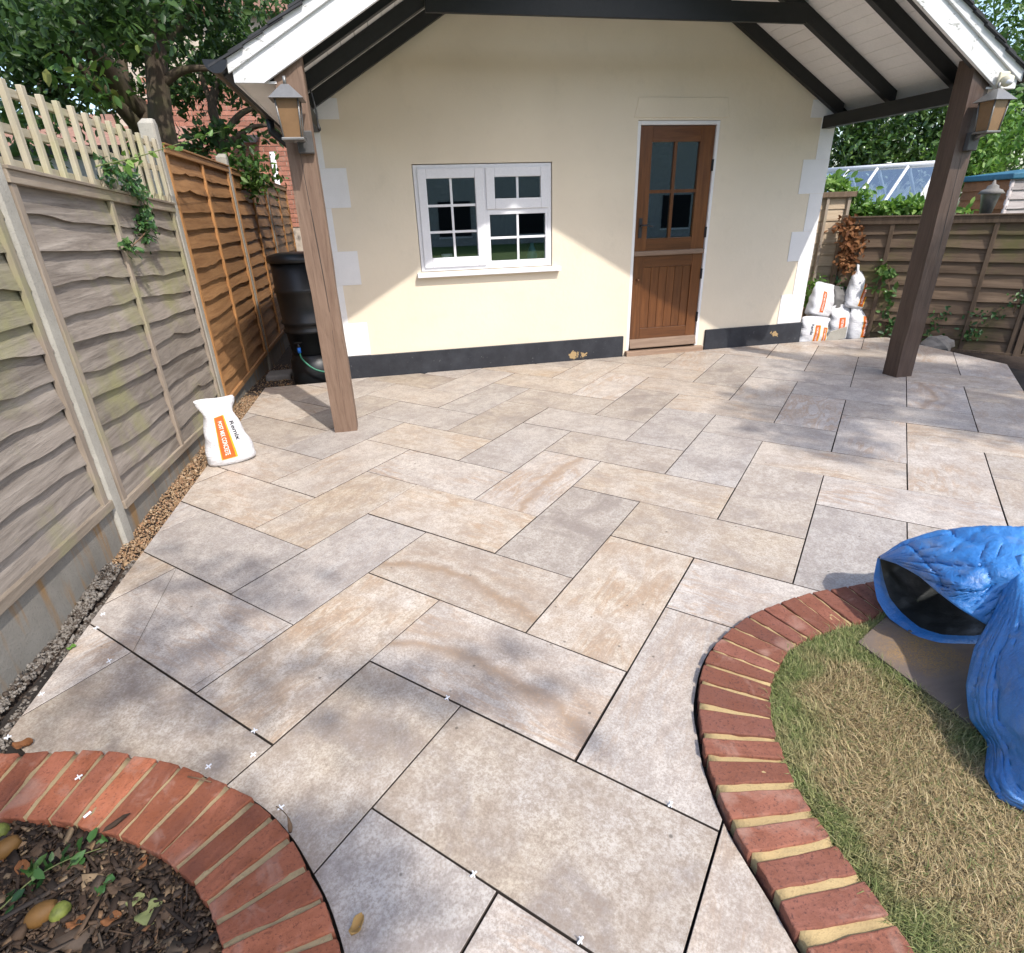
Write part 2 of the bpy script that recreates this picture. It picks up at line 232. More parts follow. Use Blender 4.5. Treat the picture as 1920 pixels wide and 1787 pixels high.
M = dict(
    slab=mat_slab(), slab_b=mat_slab(True), slab_edge=simple('raw_slab_edge', (0.07, 0.055, 0.045), 0.9), bed=simple('mortar_bed', (0.020, 0.016, 0.013), 0.95, fine=120), render=mat_render(), quoin=simple('white_masonry_paint', (0.81, 0.80, 0.79), 0.85, 0.04, 6, 0.2, 0.2, fine=150),
    plinth=mat_plinth(), upvc=simple('white_upvc', (0.80, 0.80, 0.83), 0.3, 0.02, 5, 0.0, 0.5), white=mat_paint_flaky(), soffit=simple('white_boarding', (0.82, 0.80, 0.78), 0.6, 0.06, 3, 0.05),
    black=wood('black_painted_timber', (0.006, 0.007, 0.0075), (0.012, 0.013, 0.014), 1, 0.5, 1, None, 0.2, 0.1, 0.5),
    post_l=wood('weathered_oak_post', (0.165, 0.105, 0.073), (0.25, 0.17, 0.122), 2, 0.75, 1, None, 0.5, 0.05), post_r=wood('shade_darkened_post', (0.060, 0.036, 0.026), (0.125, 0.082, 0.062), 2, 0.5, 1, None, 0.4, 0.05, 0.5),  # post_r: shade on the right post is put into its timber colour
    door=wood('red_brown_door_timber', (0.095, 0.034, 0.011), (0.20, 0.078, 0.025), 2, 0.3, 1, None, 0.15, 0.14, 0.5), door_x=wood('red_brown_rail_timber', (0.095, 0.034, 0.011), (0.20, 0.078, 0.025), 0, 0.3, 1, None, 0.15, 0.14, 0.5),
    weather=wood('bleached_weatherboard', (0.22, 0.145, 0.10), (0.34, 0.24, 0.17), 0, 0.7), iron2=simple('dull_dark_zinc', (0.075, 0.072, 0.07), 0.5, 0.25, 15, 0.1, 0.5), iron=simple('black_iron', (0.02, 0.02, 0.022), 0.5, 0.2, 20, 0.1, 0.5),
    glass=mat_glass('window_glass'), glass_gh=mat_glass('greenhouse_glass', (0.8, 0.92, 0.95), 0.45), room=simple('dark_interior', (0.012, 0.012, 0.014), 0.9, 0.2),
    slate=simple('dark_roof_tile', (0.030, 0.031, 0.035), 0.7, 0.35, 12), gutter=simple('black_gutter_plastic', (0.016, 0.018, 0.022), 0.35, 0.1, 5, 0.0, 0.5),
    fgrey=wood('silvered_larch', (0.165, 0.136, 0.112), (0.42, 0.365, 0.31), 1, 0.85, 1.0, (0.26, 0.25, 0.115), 0.7, 0.2), forange=wood('orange_larch', (0.24, 0.115, 0.045), (0.42, 0.225, 0.095), 1, 0.7, 1.0, None, 0.5, 0.18),
    fbat=wood('pale_batten', (0.25, 0.20, 0.155), (0.41, 0.345, 0.275), 2, 0.8, 1, (0.27, 0.27, 0.13), 0.4, 0.12), forbat=wood('orange_batten', (0.34, 0.16, 0.055), (0.52, 0.27, 0.11), 2, 0.7, 1, None, 0.4, 0.1),
    frail=wood('pale_rail', (0.23, 0.185, 0.14), (0.38, 0.315, 0.245), 1, 0.8, 1, (0.26, 0.26, 0.12), 0.4, 0.12), forrail=wood('orange_rail', (0.30, 0.145, 0.055), (0.46, 0.25, 0.11), 1, 0.7, 1, None, 0.4, 0.1),
    trelx=wood('pale_trellis_rail', (0.36, 0.31, 0.22), (0.50, 0.45, 0.34), 1, 0.8, 1, (0.36, 0.36, 0.18), 0.3, 0.08), trel=wood('pale_trellis_lath', (0.38, 0.33, 0.235), (0.53, 0.475, 0.36), 2, 0.8, 1, (0.40, 0.40, 0.20), 0.3, 0.08),
    fbrown=wood('old_brown_boards', (0.105, 0.07, 0.046), (0.225, 0.158, 0.106), 1, 0.9, 0.8, (0.105, 0.10, 0.034), 0.6, 0.2), fbrownx=wood('old_brown_battens', (0.10, 0.068, 0.045), (0.19, 0.135, 0.092), 2, 0.9, 0.8, None, 0.4, 0.12),
    fpale=wood('pale_lap_boards', (0.36, 0.27, 0.18), (0.55, 0.45, 0.33), 0, 0.85, 0.9, None, 0.4, 0.15),
    conc=mat_concrete('cast_concrete', (0.43, 0.405, 0.35)), concs=mat_concrete('stained_concrete', (0.27, 0.25, 0.215), 0.95), rubble=mat_concrete('crumbled_concrete', (0.30, 0.275, 0.245)),
    brick=mat_brick('red_brick', (0.255, 0.088, 0.050), (0.185, 0.068, 0.046), (0.05, 0.026, 0.026)), brick2=mat_brick('orange_red_brick', (0.32, 0.096, 0.040), (0.235, 0.074, 0.038), (0.12, 0.042, 0.028)),
    mortar=mat_concrete('yellow_sand_mortar', (0.47, 0.345, 0.17)), mortar2=mat_concrete('weathered_sand_mortar', (0.36, 0.27, 0.15)), hbrick=mat_brick('house_brick', (0.42, 0.17, 0.105), (0.33, 0.135, 0.09), (0.15, 0.06, 0.045)), hmort=simple('house_mortar', (0.50, 0.42, 0.34), 0.9),
    soil=simple('dark_soil', (0.040, 0.027, 0.019), 0.95, 0.5, 20, 0.8, fine=90), ground=simple('garden_ground', (0.075, 0.085, 0.032), 0.95, 0.4, 2, 0.5), rearlawn=simple('rear_lawn_grass', (0.11, 0.19, 0.045), 0.9, 0.3, 3), lawnbase=simple('thatch', (0.13, 0.10, 0.05), 0.95, 0.4, 20, 0.6, fine=120),
    grass=mat_grass(), gravel=island('gravel_stones', [(0, (0.30, 0.175, 0.09)), (0.35, (0.43, 0.29, 0.165)), (0.6, (0.22, 0.125, 0.07)), (0.8, (0.55, 0.42, 0.28)), (1, (0.40, 0.20, 0.10))]),
    rubbles=island('concrete_crumbs', [(0, (0.17, 0.15, 0.13)), (0.5, (0.27, 0.245, 0.215)), (0.8, (0.09, 0.07, 0.055)), (1, (0.05, 0.035, 0.025))]),
    chips=island('bark_chips', [(0, (0.016, 0.011, 0.008)), (0.4, (0.045, 0.027, 0.017)), (0.68, (0.11, 0.068, 0.04)), (0.84, (0.065, 0.052, 0.043)), (0.95, (0.30, 0.21, 0.12)), (1, (0.18, 0.075, 0.03))]),
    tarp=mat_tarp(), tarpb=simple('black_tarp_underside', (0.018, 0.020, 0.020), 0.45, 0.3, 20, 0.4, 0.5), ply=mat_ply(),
    bag=mat_sack(), orange=simple('orange_print', (0.60, 0.125, 0.022), 0.5, 0.08, 10, 0.05), ink=simple('black_print', (0.02, 0.02, 0.025), 0.5, 0.1), wink=simple('white_print', (0.80, 0.78, 0.74), 0.5, 0.02), yellow=simple('yellow_print', (0.75, 0.42, 0.02), 0.5, 0.1),
    butt=simple('black_butt_plastic', (0.009, 0.011, 0.013), 0.4, 0.2, 6, 0.05, 0.5), hose=simple('green_hose', (0.02, 0.17, 0.10), 0.4, 0.1), bluep=simple('blue_plastic', (0.02, 0.16, 0.62), 0.4, 0.1),
    lampm=simple('pewter_lantern_metal', (0.23, 0.225, 0.215), 0.45, 0.15, 12, 0.1, 0.5, 0.6), amber=simple('amber_lantern_glass', (0.22, 0.13, 0.065), 0.25, 0.2, 5, 0.0, 0.6), sensor=simple('ivory_plastic', (0.72, 0.66, 0.50), 0.45, 0.05),
    bark=wood('tree_bark', (0.055, 0.040, 0.028), (0.13, 0.10, 0.07), 2, 0.95, 0.6, (0.085, 0.085, 0.035), 0.9, 0.05), stem=simple('green_stem', (0.17, 0.20, 0.07), 0.7), twig=simple('brown_twig', (0.17, 0.105, 0.06), 0.8),
    lf_dark=leafmat('dark_tree_leaves', (0.022, 0.052, 0.014), (0.045, 0.095, 0.026), (0.085, 0.15, 0.04), 0.4), lf_mid=leafmat('mid_green_leaves', (0.035, 0.085, 0.018), (0.075, 0.155, 0.035), (0.16, 0.25, 0.06)),
    lf_laurel=leafmat('laurel_leaves', (0.022, 0.055, 0.014), (0.055, 0.115, 0.028), (0.14, 0.22, 0.055), 0.2, 0.3, 0.5), lf_bright=leafmat('bright_vine_leaves', (0.065, 0.15, 0.03), (0.13, 0.26, 0.05), (0.24, 0.36, 0.09)),
    lf_ivy=leafmat('ivy_leaves', (0.018, 0.055, 0.018), (0.045, 0.115, 0.03), (0.10, 0.19, 0.05), 0.2, 0.4), lf_dead=leafmat('dead_brown_leaves', (0.085, 0.035, 0.016), (0.20, 0.085, 0.035), (0.30, 0.15, 0.065), 0.2, 0.8, 0.2), lf_pale=leafmat('withered_pale_leaf', (0.16, 0.19, 0.07), (0.20, 0.22, 0.09), None, .2, .7, .2), tanleaf=leafmat('tan_dry_leaf', (0.42, 0.26, 0.09), (0.45, 0.29, 0.11), None, .2, .7, .2), lf_red=leafmat('red_green_leaves', (0.045, 0.11, 0.025), (0.10, 0.20, 0.045), (0.24, 0.22, 0.06)),
    ghmetal=simple('white_aluminium', (0.68, 0.69, 0.70), 0.4, 0.04), shedb=wood('brown_shed_boards', (0.20, 0.085, 0.035), (0.32, 0.145, 0.06), 0, 0.7, 0.7), shedg=wood('silver_shed_boards', (0.33, 0.29, 0.27), (0.55, 0.50, 0.48), 0, 0.85, 0.7), felt=simple('blue_roof_felt', (0.03, 0.13, 0.20), 0.7, 0.25, 10),
    stone=mat_concrete('grey_stone', (0.24, 0.225, 0.205)), gbag=simple('grey_sack', (0.12, 0.115, 0.11), 0.6, 0.25, 8), spacer=simple('white_spacer_plastic', (0.82, 0.84, 0.88), 0.35, 0.02), fruit=island('quince_skin', [(0, (0.22, 0.09, 0.025)), (1, (0.20, 0.12, 0.03))], 0.6, 0.3), fruitg=simple('green_pear_skin', (0.14, 0.16, 0.03), 0.6, 0.5, 40, 0.4), housew=simple('house_render', (0.42, 0.42, 0.40), 0.9), tile_r=simple('clay_roof_tiles', (0.30, 0.17, 0.13), 0.85, 0.3, 15), chalk=simple('pencil_line', (0.17, 0.145, 0.12), 0.9), cable=simple('black_cable', (0.02, 0.02, 0.02), 0.5))

# ------------------------------------------------------------------ mesh builder
class MB:
    def __init__(s): s.v = []; s.f = []; s.mi = []; s.sm = []
    def add(s, vs, fs, mi=0, smooth=False):
        o = len(s.v); s.v.extend([tuple(map(float, p)) for p in vs]); s.f.extend([tuple(i + o for i in f) for f in fs]); s.mi.extend([mi] * len(fs)); s.sm.extend([smooth] * len(fs)); return s
    def hexa(s, p, mi=0):   # 8 pts: bottom 4 ccw, top 4 ccw
        return s.add(p, [(3, 2, 1, 0), (4, 5, 6, 7), (0, 1, 5, 4), (1, 2, 6, 5), (2, 3, 7, 6), (3, 0, 4, 7)], mi)
    def box(s, a, b, mi=0):
        (x0, y0, z0), (x1, y1, z1) = a, b
        return s.hexa([(x0, y0, z0), (x1, y0, z0), (x1, y1, z0), (x0, y1, z0), (x0, y0, z1), (x1, y0, z1), (x1, y1, z1), (x0, y1, z1)], mi)
    def prism(s, poly, z0, z1, mi=0):
        n = len(poly); vs = [(x, y, z0) for x, y in poly] + [(x, y, z1) for x, y in poly]
        return s.add(vs, [tuple(range(n - 1, -1, -1)), tuple(range(n, 2 * n))] + [(i, (i + 1) % n, n + (i + 1) % n, n + i) for i in range(n)], mi)
    def prismY(s, poly, y0, y1, mi=0):   # polygon in x,z extruded along y (poly ccw seen from -y)
        n = len(poly); vs = [(x, y0, z) for x, z in poly] + [(x, y1, z) for x, z in poly]
        return s.add(vs, [tuple(range(n)), tuple(range(2 * n - 1, n - 1, -1))] + [((i + 1) % n, i, n + i, n + (i + 1) % n) for i in range(n)], mi)
    def tube(s, path, rad, n=8, mi=0, cap=True):
        P = [np.array(p, float) for p in path]
        if not hasattr(rad, '__len__'): rad = [rad] * len(P)
        vs = []; up = np.array([0.31, 0.17, 0.93])
        for i, p in enumerate(P):
            t = P[min(i + 1, len(P) - 1)] - P[max(i - 1, 0)]; t /= np.linalg.norm(t) + 1e-9
            a = np.cross(t, up)
            if np.linalg.norm(a) < 0.15: a = np.cross(t, np.array([1.0, 0, 0]))
            a /= np.linalg.norm(a); b = np.cross(t, a)
            for k in range(n):
                an = 2 * math.pi * k / n; vs.append(p + rad[i] * (math.cos(an) * a + math.sin(an) * b))
        fs = [(i * n + k, i * n + (k + 1) % n, (i + 1) * n + (k + 1) % n, (i + 1) * n + k) for i in range(len(P) - 1) for k in range(n)]
        if cap: fs += [tuple(range(n - 1, -1, -1)), tuple((len(P) - 1) * n + k for k in range(n))]
        return s.add(vs, fs, mi, True)
    def lathe(s, c, prof, n=32, mi=0):   # prof: (radius, z) from bottom to top
        vs = [(c[0] + r * math.cos(2 * math.pi * k / n), c[1] + r * math.sin(2 * math.pi * k / n), c[2] + z) for r, z in prof for k in range(n)]
        fs = [(i * n + k, i * n + (k + 1) % n, (i + 1) * n + (k + 1) % n, (i + 1) * n + k) for i in range(len(prof) - 1) for k in range(n)]
        fs += [tuple(range(n - 1, -1, -1)), tuple((len(prof) - 1) * n + k for k in range(n))]
        return s.add(vs, fs, mi, True)
    def grid(s, P, mi=0, smooth=True, flip=False):   # P[i][j] points
        a, b = len(P), len(P[0]); vs = [p for r in P for p in r]
        fs = [(i * b + j, i * b + j + 1, (i + 1) * b + j + 1, (i + 1) * b + j) for i in range(a - 1) for j in range(b - 1)]
        if flip: fs = [f[::-1] for f in fs]
        return s.add(vs, fs, mi, smooth)
    def mesh(s, name, mats):
        me = bpy.data.meshes.new(name); me.from_pydata(s.v, [], s.f)
        for x in (mats if isinstance(mats, (list, tuple)) else [mats]): me.materials.append(M[x] if isinstance(x, str) else x)
        me.polygons.foreach_set('material_index', s.mi); me.polygons.foreach_set('use_smooth', s.sm); me.update(); return me
    def build(s, name, mats, parent=None, bevel=0.0):
        o = bpy.data.objects.new(name, s.mesh(name, mats)); COL.objects.link(o)
        if parent is not None: attach(o, parent)
        if bevel:
            b = o.modifiers.new('bevel', 'BEVEL'); b.width = bevel; b.segments = 2; b.limit_method = 'ANGLE'; b.angle_limit = math.radians(40)
        return o
def attach(o, p):
    o.parent = p
    if p.type == 'EMPTY': o.location = tuple(a - b for a, b in zip(o.location, p.location))
def tag(o, label=None, cat=None, group=None, kind=None):
    if label: o['label'] = label
    if cat: o['category'] = cat
    if group: o['group'] = group
    if kind: o['kind'] = kind
    return o
def thing(name, loc, label, cat, group=None):
    o = bpy.data.objects.new(name, None); COL.objects.link(o); o.location = tuple(map(float, loc)); o.empty_display_size = 0.1
    return tag(o, label, cat, group)
def npmesh(name, V, F, mats, smooth=False, mi=None):
    """fast mesh: V (n,3), F (m,k)"""
    me = bpy.data.meshes.new(name); V = np.ascontiguousarray(V, np.float32); F = np.ascontiguousarray(F, np.int32); m, k = F.shape
    me.vertices.add(len(V)); me.vertices.foreach_set('co', V.ravel()); me.loops.add(m * k); me.loops.foreach_set('vertex_index', F.ravel())
    me.polygons.add(m); me.polygons.foreach_set('loop_start', np.arange(0, m * k, k, dtype=np.int32)); me.polygons.foreach_set('loop_total', np.full(m, k, np.int32))
    for x in (mats if isinstance(mats, (list, tuple)) else [mats]): me.materials.append(M[x])
    if smooth: me.polygons.foreach_set('use_smooth', np.ones(m, bool))
    if mi is not None: me.polygons.foreach_set('material_index', np.ascontiguousarray(mi, np.int32))
    me.update(calc_edges=True); me.validate(); return me
def place(name, me, parent=None):
    o = bpy.data.objects.new(name, me); COL.objects.link(o)
    if parent is not None: attach(o, parent)
    return o
def inpoly(P, poly):
    x, y = P[:, 0], P[:, 1]; r = np.zeros(len(P), bool); n = len(poly)
    for i in range(n):
        x0, y0 = poly[i]; x1, y1 = poly[(i + 1) % n]
        c = (y0 > y) != (y1 > y); r ^= c & (x < (x1 - x0) * (y - y0) / (y1 - y0 + 1e-12) + x0)
    return r
def catmull(P, n):
    P = [np.array(p, float) for p in P]; Q = [2 * P[0] - P[1]] + P + [2 * P[-1] - P[-2]]; out = []
    for i in range(1, len(Q) - 2):
        for k in range(n):
            t = k / n; a, b, c, d = Q[i - 1], Q[i], Q[i + 1], Q[i + 2]
            out.append(0.5 * ((2 * b) + (c - a) * t + (2 * a - 5 * b + 4 * c - d) * t * t + (3 * b - 3 * c + d - a) * t ** 3))
    out.append(P[-1]); return out
def text_polys(txt, size, bold=0.02):
    cu = bpy.data.curves.new('lettering', 'FONT'); cu.body = txt; cu.size = size; cu.offset = bold * size; cu.resolution_u = 3
    o = bpy.data.objects.new('lettering', cu); COL.objects.link(o); dg = bpy.context.evaluated_depsgraph_get(); me = bpy.data.meshes.new_from_object(o.evaluated_get(dg))
    vs = [tuple(v.co) for v in me.vertices]; fs = [tuple(p.vertices) for p in me.polygons]
    bpy.data.objects.remove(o); bpy.data.meshes.remove(me); bpy.data.curves.remove(cu); return vs, fs
# leaf cloud: rhombic folded leaves
def leaf_verts(C, s, up=0.35, flat=None):
    n = len(C); D = RNG.normal(size=(n, 3)); D[:, 2] -= 0.25; D /= np.linalg.norm(D, axis=1, keepdims=True)
    Nn = RNG.normal(size=(n, 3)); Nn[:, 2] += up * 3
    if flat is not None: Nn = np.array(flat) + RNG.normal(size=(n, 3)) * 0.45
    B = np.cross(D, Nn); B /= np.linalg.norm(B, axis=1, keepdims=True) + 1e-9; U = np.cross(B, D)
    s = (s * RNG.uniform(0.6, 1.3, n))[:, None]
    V = np.stack([C, C + D * s * 0.28 + B * s * 0.23 + U * s * 0.07, C + D * s * 0.66 + B * s * 0.21 + U * s * 0.05, C + D * s - U * s * .06, C + D * s * 0.66 - B * s * 0.21 + U * s * 0.05, C + D * s * 0.28 - B * s * 0.23 + U * s * 0.07], 1)
    i = np.arange(n)[:, None] * 6
    F = np.concatenate([i + np.array([f_]) for f_ in ((0, 1, 2), (0, 2, 3), (0, 3, 4), (0, 4, 5))], 0)
    return V.reshape(-1, 3), F
def cloud_pts(clusters, gap=0.5, gs=1.1, shell=0.55):
    out = []
    for (c, r, n) in clusters:
        c = np.array(c, float); r = np.array(r if hasattr(r, '__len__') else (r, r, r), float)
        k = int(n * 2.6); d = RNG.normal(size=(k, 3)); d /= np.linalg.norm(d, axis=1, keepdims=True)
        rad = RNG.uniform(0, 1, k) ** shell * (1 + 0.18 * np.sin(d[:, 0] * 5 + c[0]) * np.cos(d[:, 1] * 4 + c[1]) + 0.12 * np.sin(d[:, 2] * 7))
        P = c + d * rad[:, None] * r
        f = np.zeros(k)
        for a, ph in ((1.0, 0.0), (2.1, 1.7), (3.9, 0.4)):
            q = P * gs * a * 2.4; f += np.sin(q[:, 0] + 1.3 * np.sin(q[:, 1] * 0.8 + ph)) * np.cos(q[:, 1] * 0.9 + ph + 1.1 * np.sin(q[:, 2])) * np.cos(q[:, 2] * 0.7 + ph) / a
        keep = f + RNG.normal(size=k) * 0.25 > (gap - 0.5) * 1.6
        P = P[keep][:n]; out.append(P)
    return np.concatenate(out, 0)
def crown(name, clusters, size, mats, parent=None, **kw):
    V, F = leaf_verts(cloud_pts(clusters, **kw), size); return place(name, npmesh(name, V, F, mats), parent)
def wob(x, seed, amp=1.0):
    return amp * (math.sin(x * 2.1 + seed) + 0.6 * math.sin(x * 4.7 + seed * 1.7) + 0.35 * math.sin(x * 9.3 + seed * 2.9)) / 1.95

# ================================================================== GROUND
g = MB(); g.add([(-300, -300, -0.30), (300, -300, -0.30), (300, 300, -0.30), (-300, 300, -0.30)], [(0, 1, 2, 3)])
tag(g.build('ground', 'ground'), kind='structure')
# brick edging joints read off the photo: outer end, inner end (points on the brick top plane)
ZB = 0.03
def zr(ox, oy, s, L): return [((ox + a[0] * s, oy + a[1] * s), (ox + a[2] * s, oy + a[3] * s)) for a in L]
LJ = zr(0, 1060, 0.40674, [(-270, 900, -560, 1250), (-130, 876, -420, 1215), (-15, 868, -275, 1180), (105, 860, -150, 1160), (238, 850, -30, 1163), (362, 852, 103, 1163), (488, 855, 222, 1170), (607, 870, 335, 1192), (727, 893, 438, 1216), (836, 922, 548, 1246), (952, 962, 638, 1283), (1058, 1010, 738, 1330), (1172, 1075, 808, 1393),
    (1260, 1152, 893, 1470), (1340, 1250, 945, 1556), (1418, 1385, 990, 1650), (1492, 1530, 1020, 1760), (1548, 1700, 1040, 1890), (1590, 1880, 1050, 2030)])
RJ = zr(1280, 1060, 0.208333, [(2260, 60, 2450, 250), (2020, 90, 2240, 290), (1800, 128, 2040, 330), (1640, 158, 1880, 365), (1485, 190, 1792, 420), (1315, 218, 1695, 485), (1155, 243, 1520, 525), (1015, 278, 1390, 560), (868, 338, 1255, 606), (720, 390, 1130, 655), (590, 455, 1020, 710), (450, 550, 932, 772), (345, 645, 880, 880), (255, 750, 832, 972), (192, 882, 802, 1078), (155, 1042, 788, 1218), (132, 1258, 800, 1378), (175, 1515, 850, 1572)]) + \
     zr(1280, 1400, 0.25, [(178, 78, 775, 107), (255, 305, 852, 287), (370, 565, 985, 497), (525, 828, 1140, 718), (705, 1115, 1345, 982), (890, 1440, 1570, 1292), (1090, 1790, 1810, 1610)])
LJW = [(gnd(*a, ZB), gnd(*b, ZB)) for a, b in LJ]; RJW = [(gnd(*a, ZB), gnd(*b, ZB)) for a, b in RJ]
def offset_line(J, d):
    out = []
    for i, (a, b) in enumerate(J):
        t = J[min(i + 1, len(J) - 1)][0] - J[max(i - 1, 0)][0]; n = np.array([t[1], -t[0]]); n /= np.linalg.norm(n)
        if np.dot(n, (a - b)[:2]) < 0: n = -n
        out.append(tuple(a[:2] + n * d))
    return out
Lout = catmull(offset_line(LJW, 0.007), 3); Rout = catmull(offset_line(RJW, 0.009), 3)
patio_poly = [(-1.225, -0.095), (-0.60, -0.085), (-0.55, -0.030), (4.60, -0.030), (5.60, -0.14), (5.655, -1.52), (4.93, -2.27), (4.93, -3.95)]
patio_poly += [tuple(p) for p in Rout] + [(1.5, -6.6), (-0.2, -6.6)] + [tuple(p) for p in Lout[::-1]] + [(-1.75, -5.0), (-1.36, -4.9), (-1.325, -4.10), (-1.30, -3.05)]
patio_poly = [tuple(map(float, p)) for p in patio_poly]
b = MB(); b.add([(-1.75, -6.7, -0.024), (5.66, -6.7, -0.024), (5.66, 0.0, -0.024), (-1.22, 0.0, -0.024), (-1.29, -3.2, -0.024)], [(0, 1, 2, 3, 4)])
patio = tag(b.build('patio', 'bed'), kind='structure')
# slabs: 800 x 400 herringbone
O = np.array([-0.2099214, -4.0965685]); U = np.array([0.7214171, -0.6925008]); V = np.array([0.6925008, 0.7214171])
SW = 0.4065; SL = SW * 2.01; GAP = 0.0058
def edge_mats(me):
    me.materials.clear(); me.materials.append(M['slab']); me.materials.append(M['slab_edge'])
    me.update()
    for p_ in me.polygons: p_.material_index = 0 if p_.normal.z > 0.3 else 1
    return me
def slab_mesh(L, W):
    bm = bmesh.new(); bmesh.ops.create_cube(bm, size=1); bmesh.ops.scale(bm, vec=(L, W, 0.02), verts=bm.verts); bmesh.ops.translate(bm, vec=(0, 0, -0.01), verts=bm.verts)
    bmesh.ops.bevel(bm, geom=[e for e in bm.edges if sum(v.co.z for v in e.verts) > -0.001], offset=0.0012, segments=1, affect='EDGES')
    me = bpy.data.meshes.new('slab'); bm.to_mesh(me); bm.free(); return edge_mats(me)
SLAB = slab_mesh(SL - GAP, SW - GAP)
SLABB = SLAB.copy(); SLABB.materials[0] = M['slab_b']; BANDED = {(0, 0, 0), (1, 0, 0), (2, 0, 1), (0, 3, 1), (-2, 2, 0)}
cut_mb = MB().prism(patio_poly, -0.2, 0.2); cut_o = cut_mb.build('cutter', 'bed')
bmc = bmesh.new(); bmc.from_mesh(cut_o.data); bmesh.ops.recalc_face_normals(bmc, faces=bmc.faces); bmc.to_mesh(cut_o.data); bmc.free()
pp = np.array(patio_poly)
def near_edge(P):
    d = 1e9
    for i in range(len(pp)):
        a, c = pp[i], pp[(i + 1) % len(pp)]; t = np.clip(np.dot(P - a, c - a) / (np.dot(c - a, c - a) + 1e-12), 0, 1); d = min(d, np.linalg.norm(P - a - t * (c - a)))
    return d
ang = math.atan2(U[1], U[0]); slabs = []
for m in range(-16, 17):
    for n in range(-5, 8):
        h0 = np.array([-m + n * 1.01, m + n * 3.01])
        for typ in (0, 1):
            c = (h0 + (np.array([1.005, 0.5]) if typ == 0 else np.array([1.01 + 0.5, 1 + 1.005]))) * SW
            P = O + U * c[0] + V * c[1]; hu, hv = (SL / 2, SW / 2) if typ == 0 else (SW / 2, SL / 2)
            q = np.array([P + U * (a * hu) + V * (bb * hv) for a in np.linspace(-1, 1, 7) for bb in np.linspace(-1, 1, 7)]); ins = inpoly(q, patio_poly)
            if not ins.any() and near_edge(P) > 0.25: continue
            full = ins.all() and near_edge(P) > 0.46
            o = bpy.data.objects.new('slab', SLAB); COL.objects.link(o); o.parent = patio
            o.matrix_world = Matrix.Translation((P[0] + random.gauss(0, .0006), P[1] + random.gauss(0, .0006), random.uniform(-0.0008, 0.0008))) @ Matrix.Rotation(ang + (math.pi / 2 if typ else 0) + random.gauss(0, .0012) + (math.pi if random.random() < .5 else 0), 4, 'Z')
            if (m, n, typ) in BANDED: o.data = SLABB
            slabs.append((o, full))
bpy.context.view_layer.update()
for o, full in slabs:
    if full: continue
    md = o.modifiers.new('cut', 'BOOLEAN'); md.operation = 'INTERSECT'; md.object = cut_o; md.solver = 'EXACT'
dg = bpy.context.evaluated_depsgraph_get()
for o, full in slabs:
    if full: continue
    me = bpy.data.meshes.new_from_object(o.evaluated_get(dg)); o.modifiers.clear()
    big = max(me.polygons, key=lambda p_: p_.area) if len(me.polygons) else None; mw = o.matrix_world
    cs = np.array([tuple((mw @ p_.center).xy) for p_ in me.polygons if p_.normal.z > .5 and p_.area > .001]) if big else np.zeros((0, 2))
    if len(me.polygons) < 4 or big.area < 0.0015 or len(cs) == 0 or not (inpoly(cs, patio_poly) | np.array([near_edge(c_) < .03 for c_ in cs])).all(): bpy.data.objects.remove(o); bpy.data.meshes.remove(me); continue
    edge_mats(me); o.data = me
bpy.data.objects.remove(cut_o)

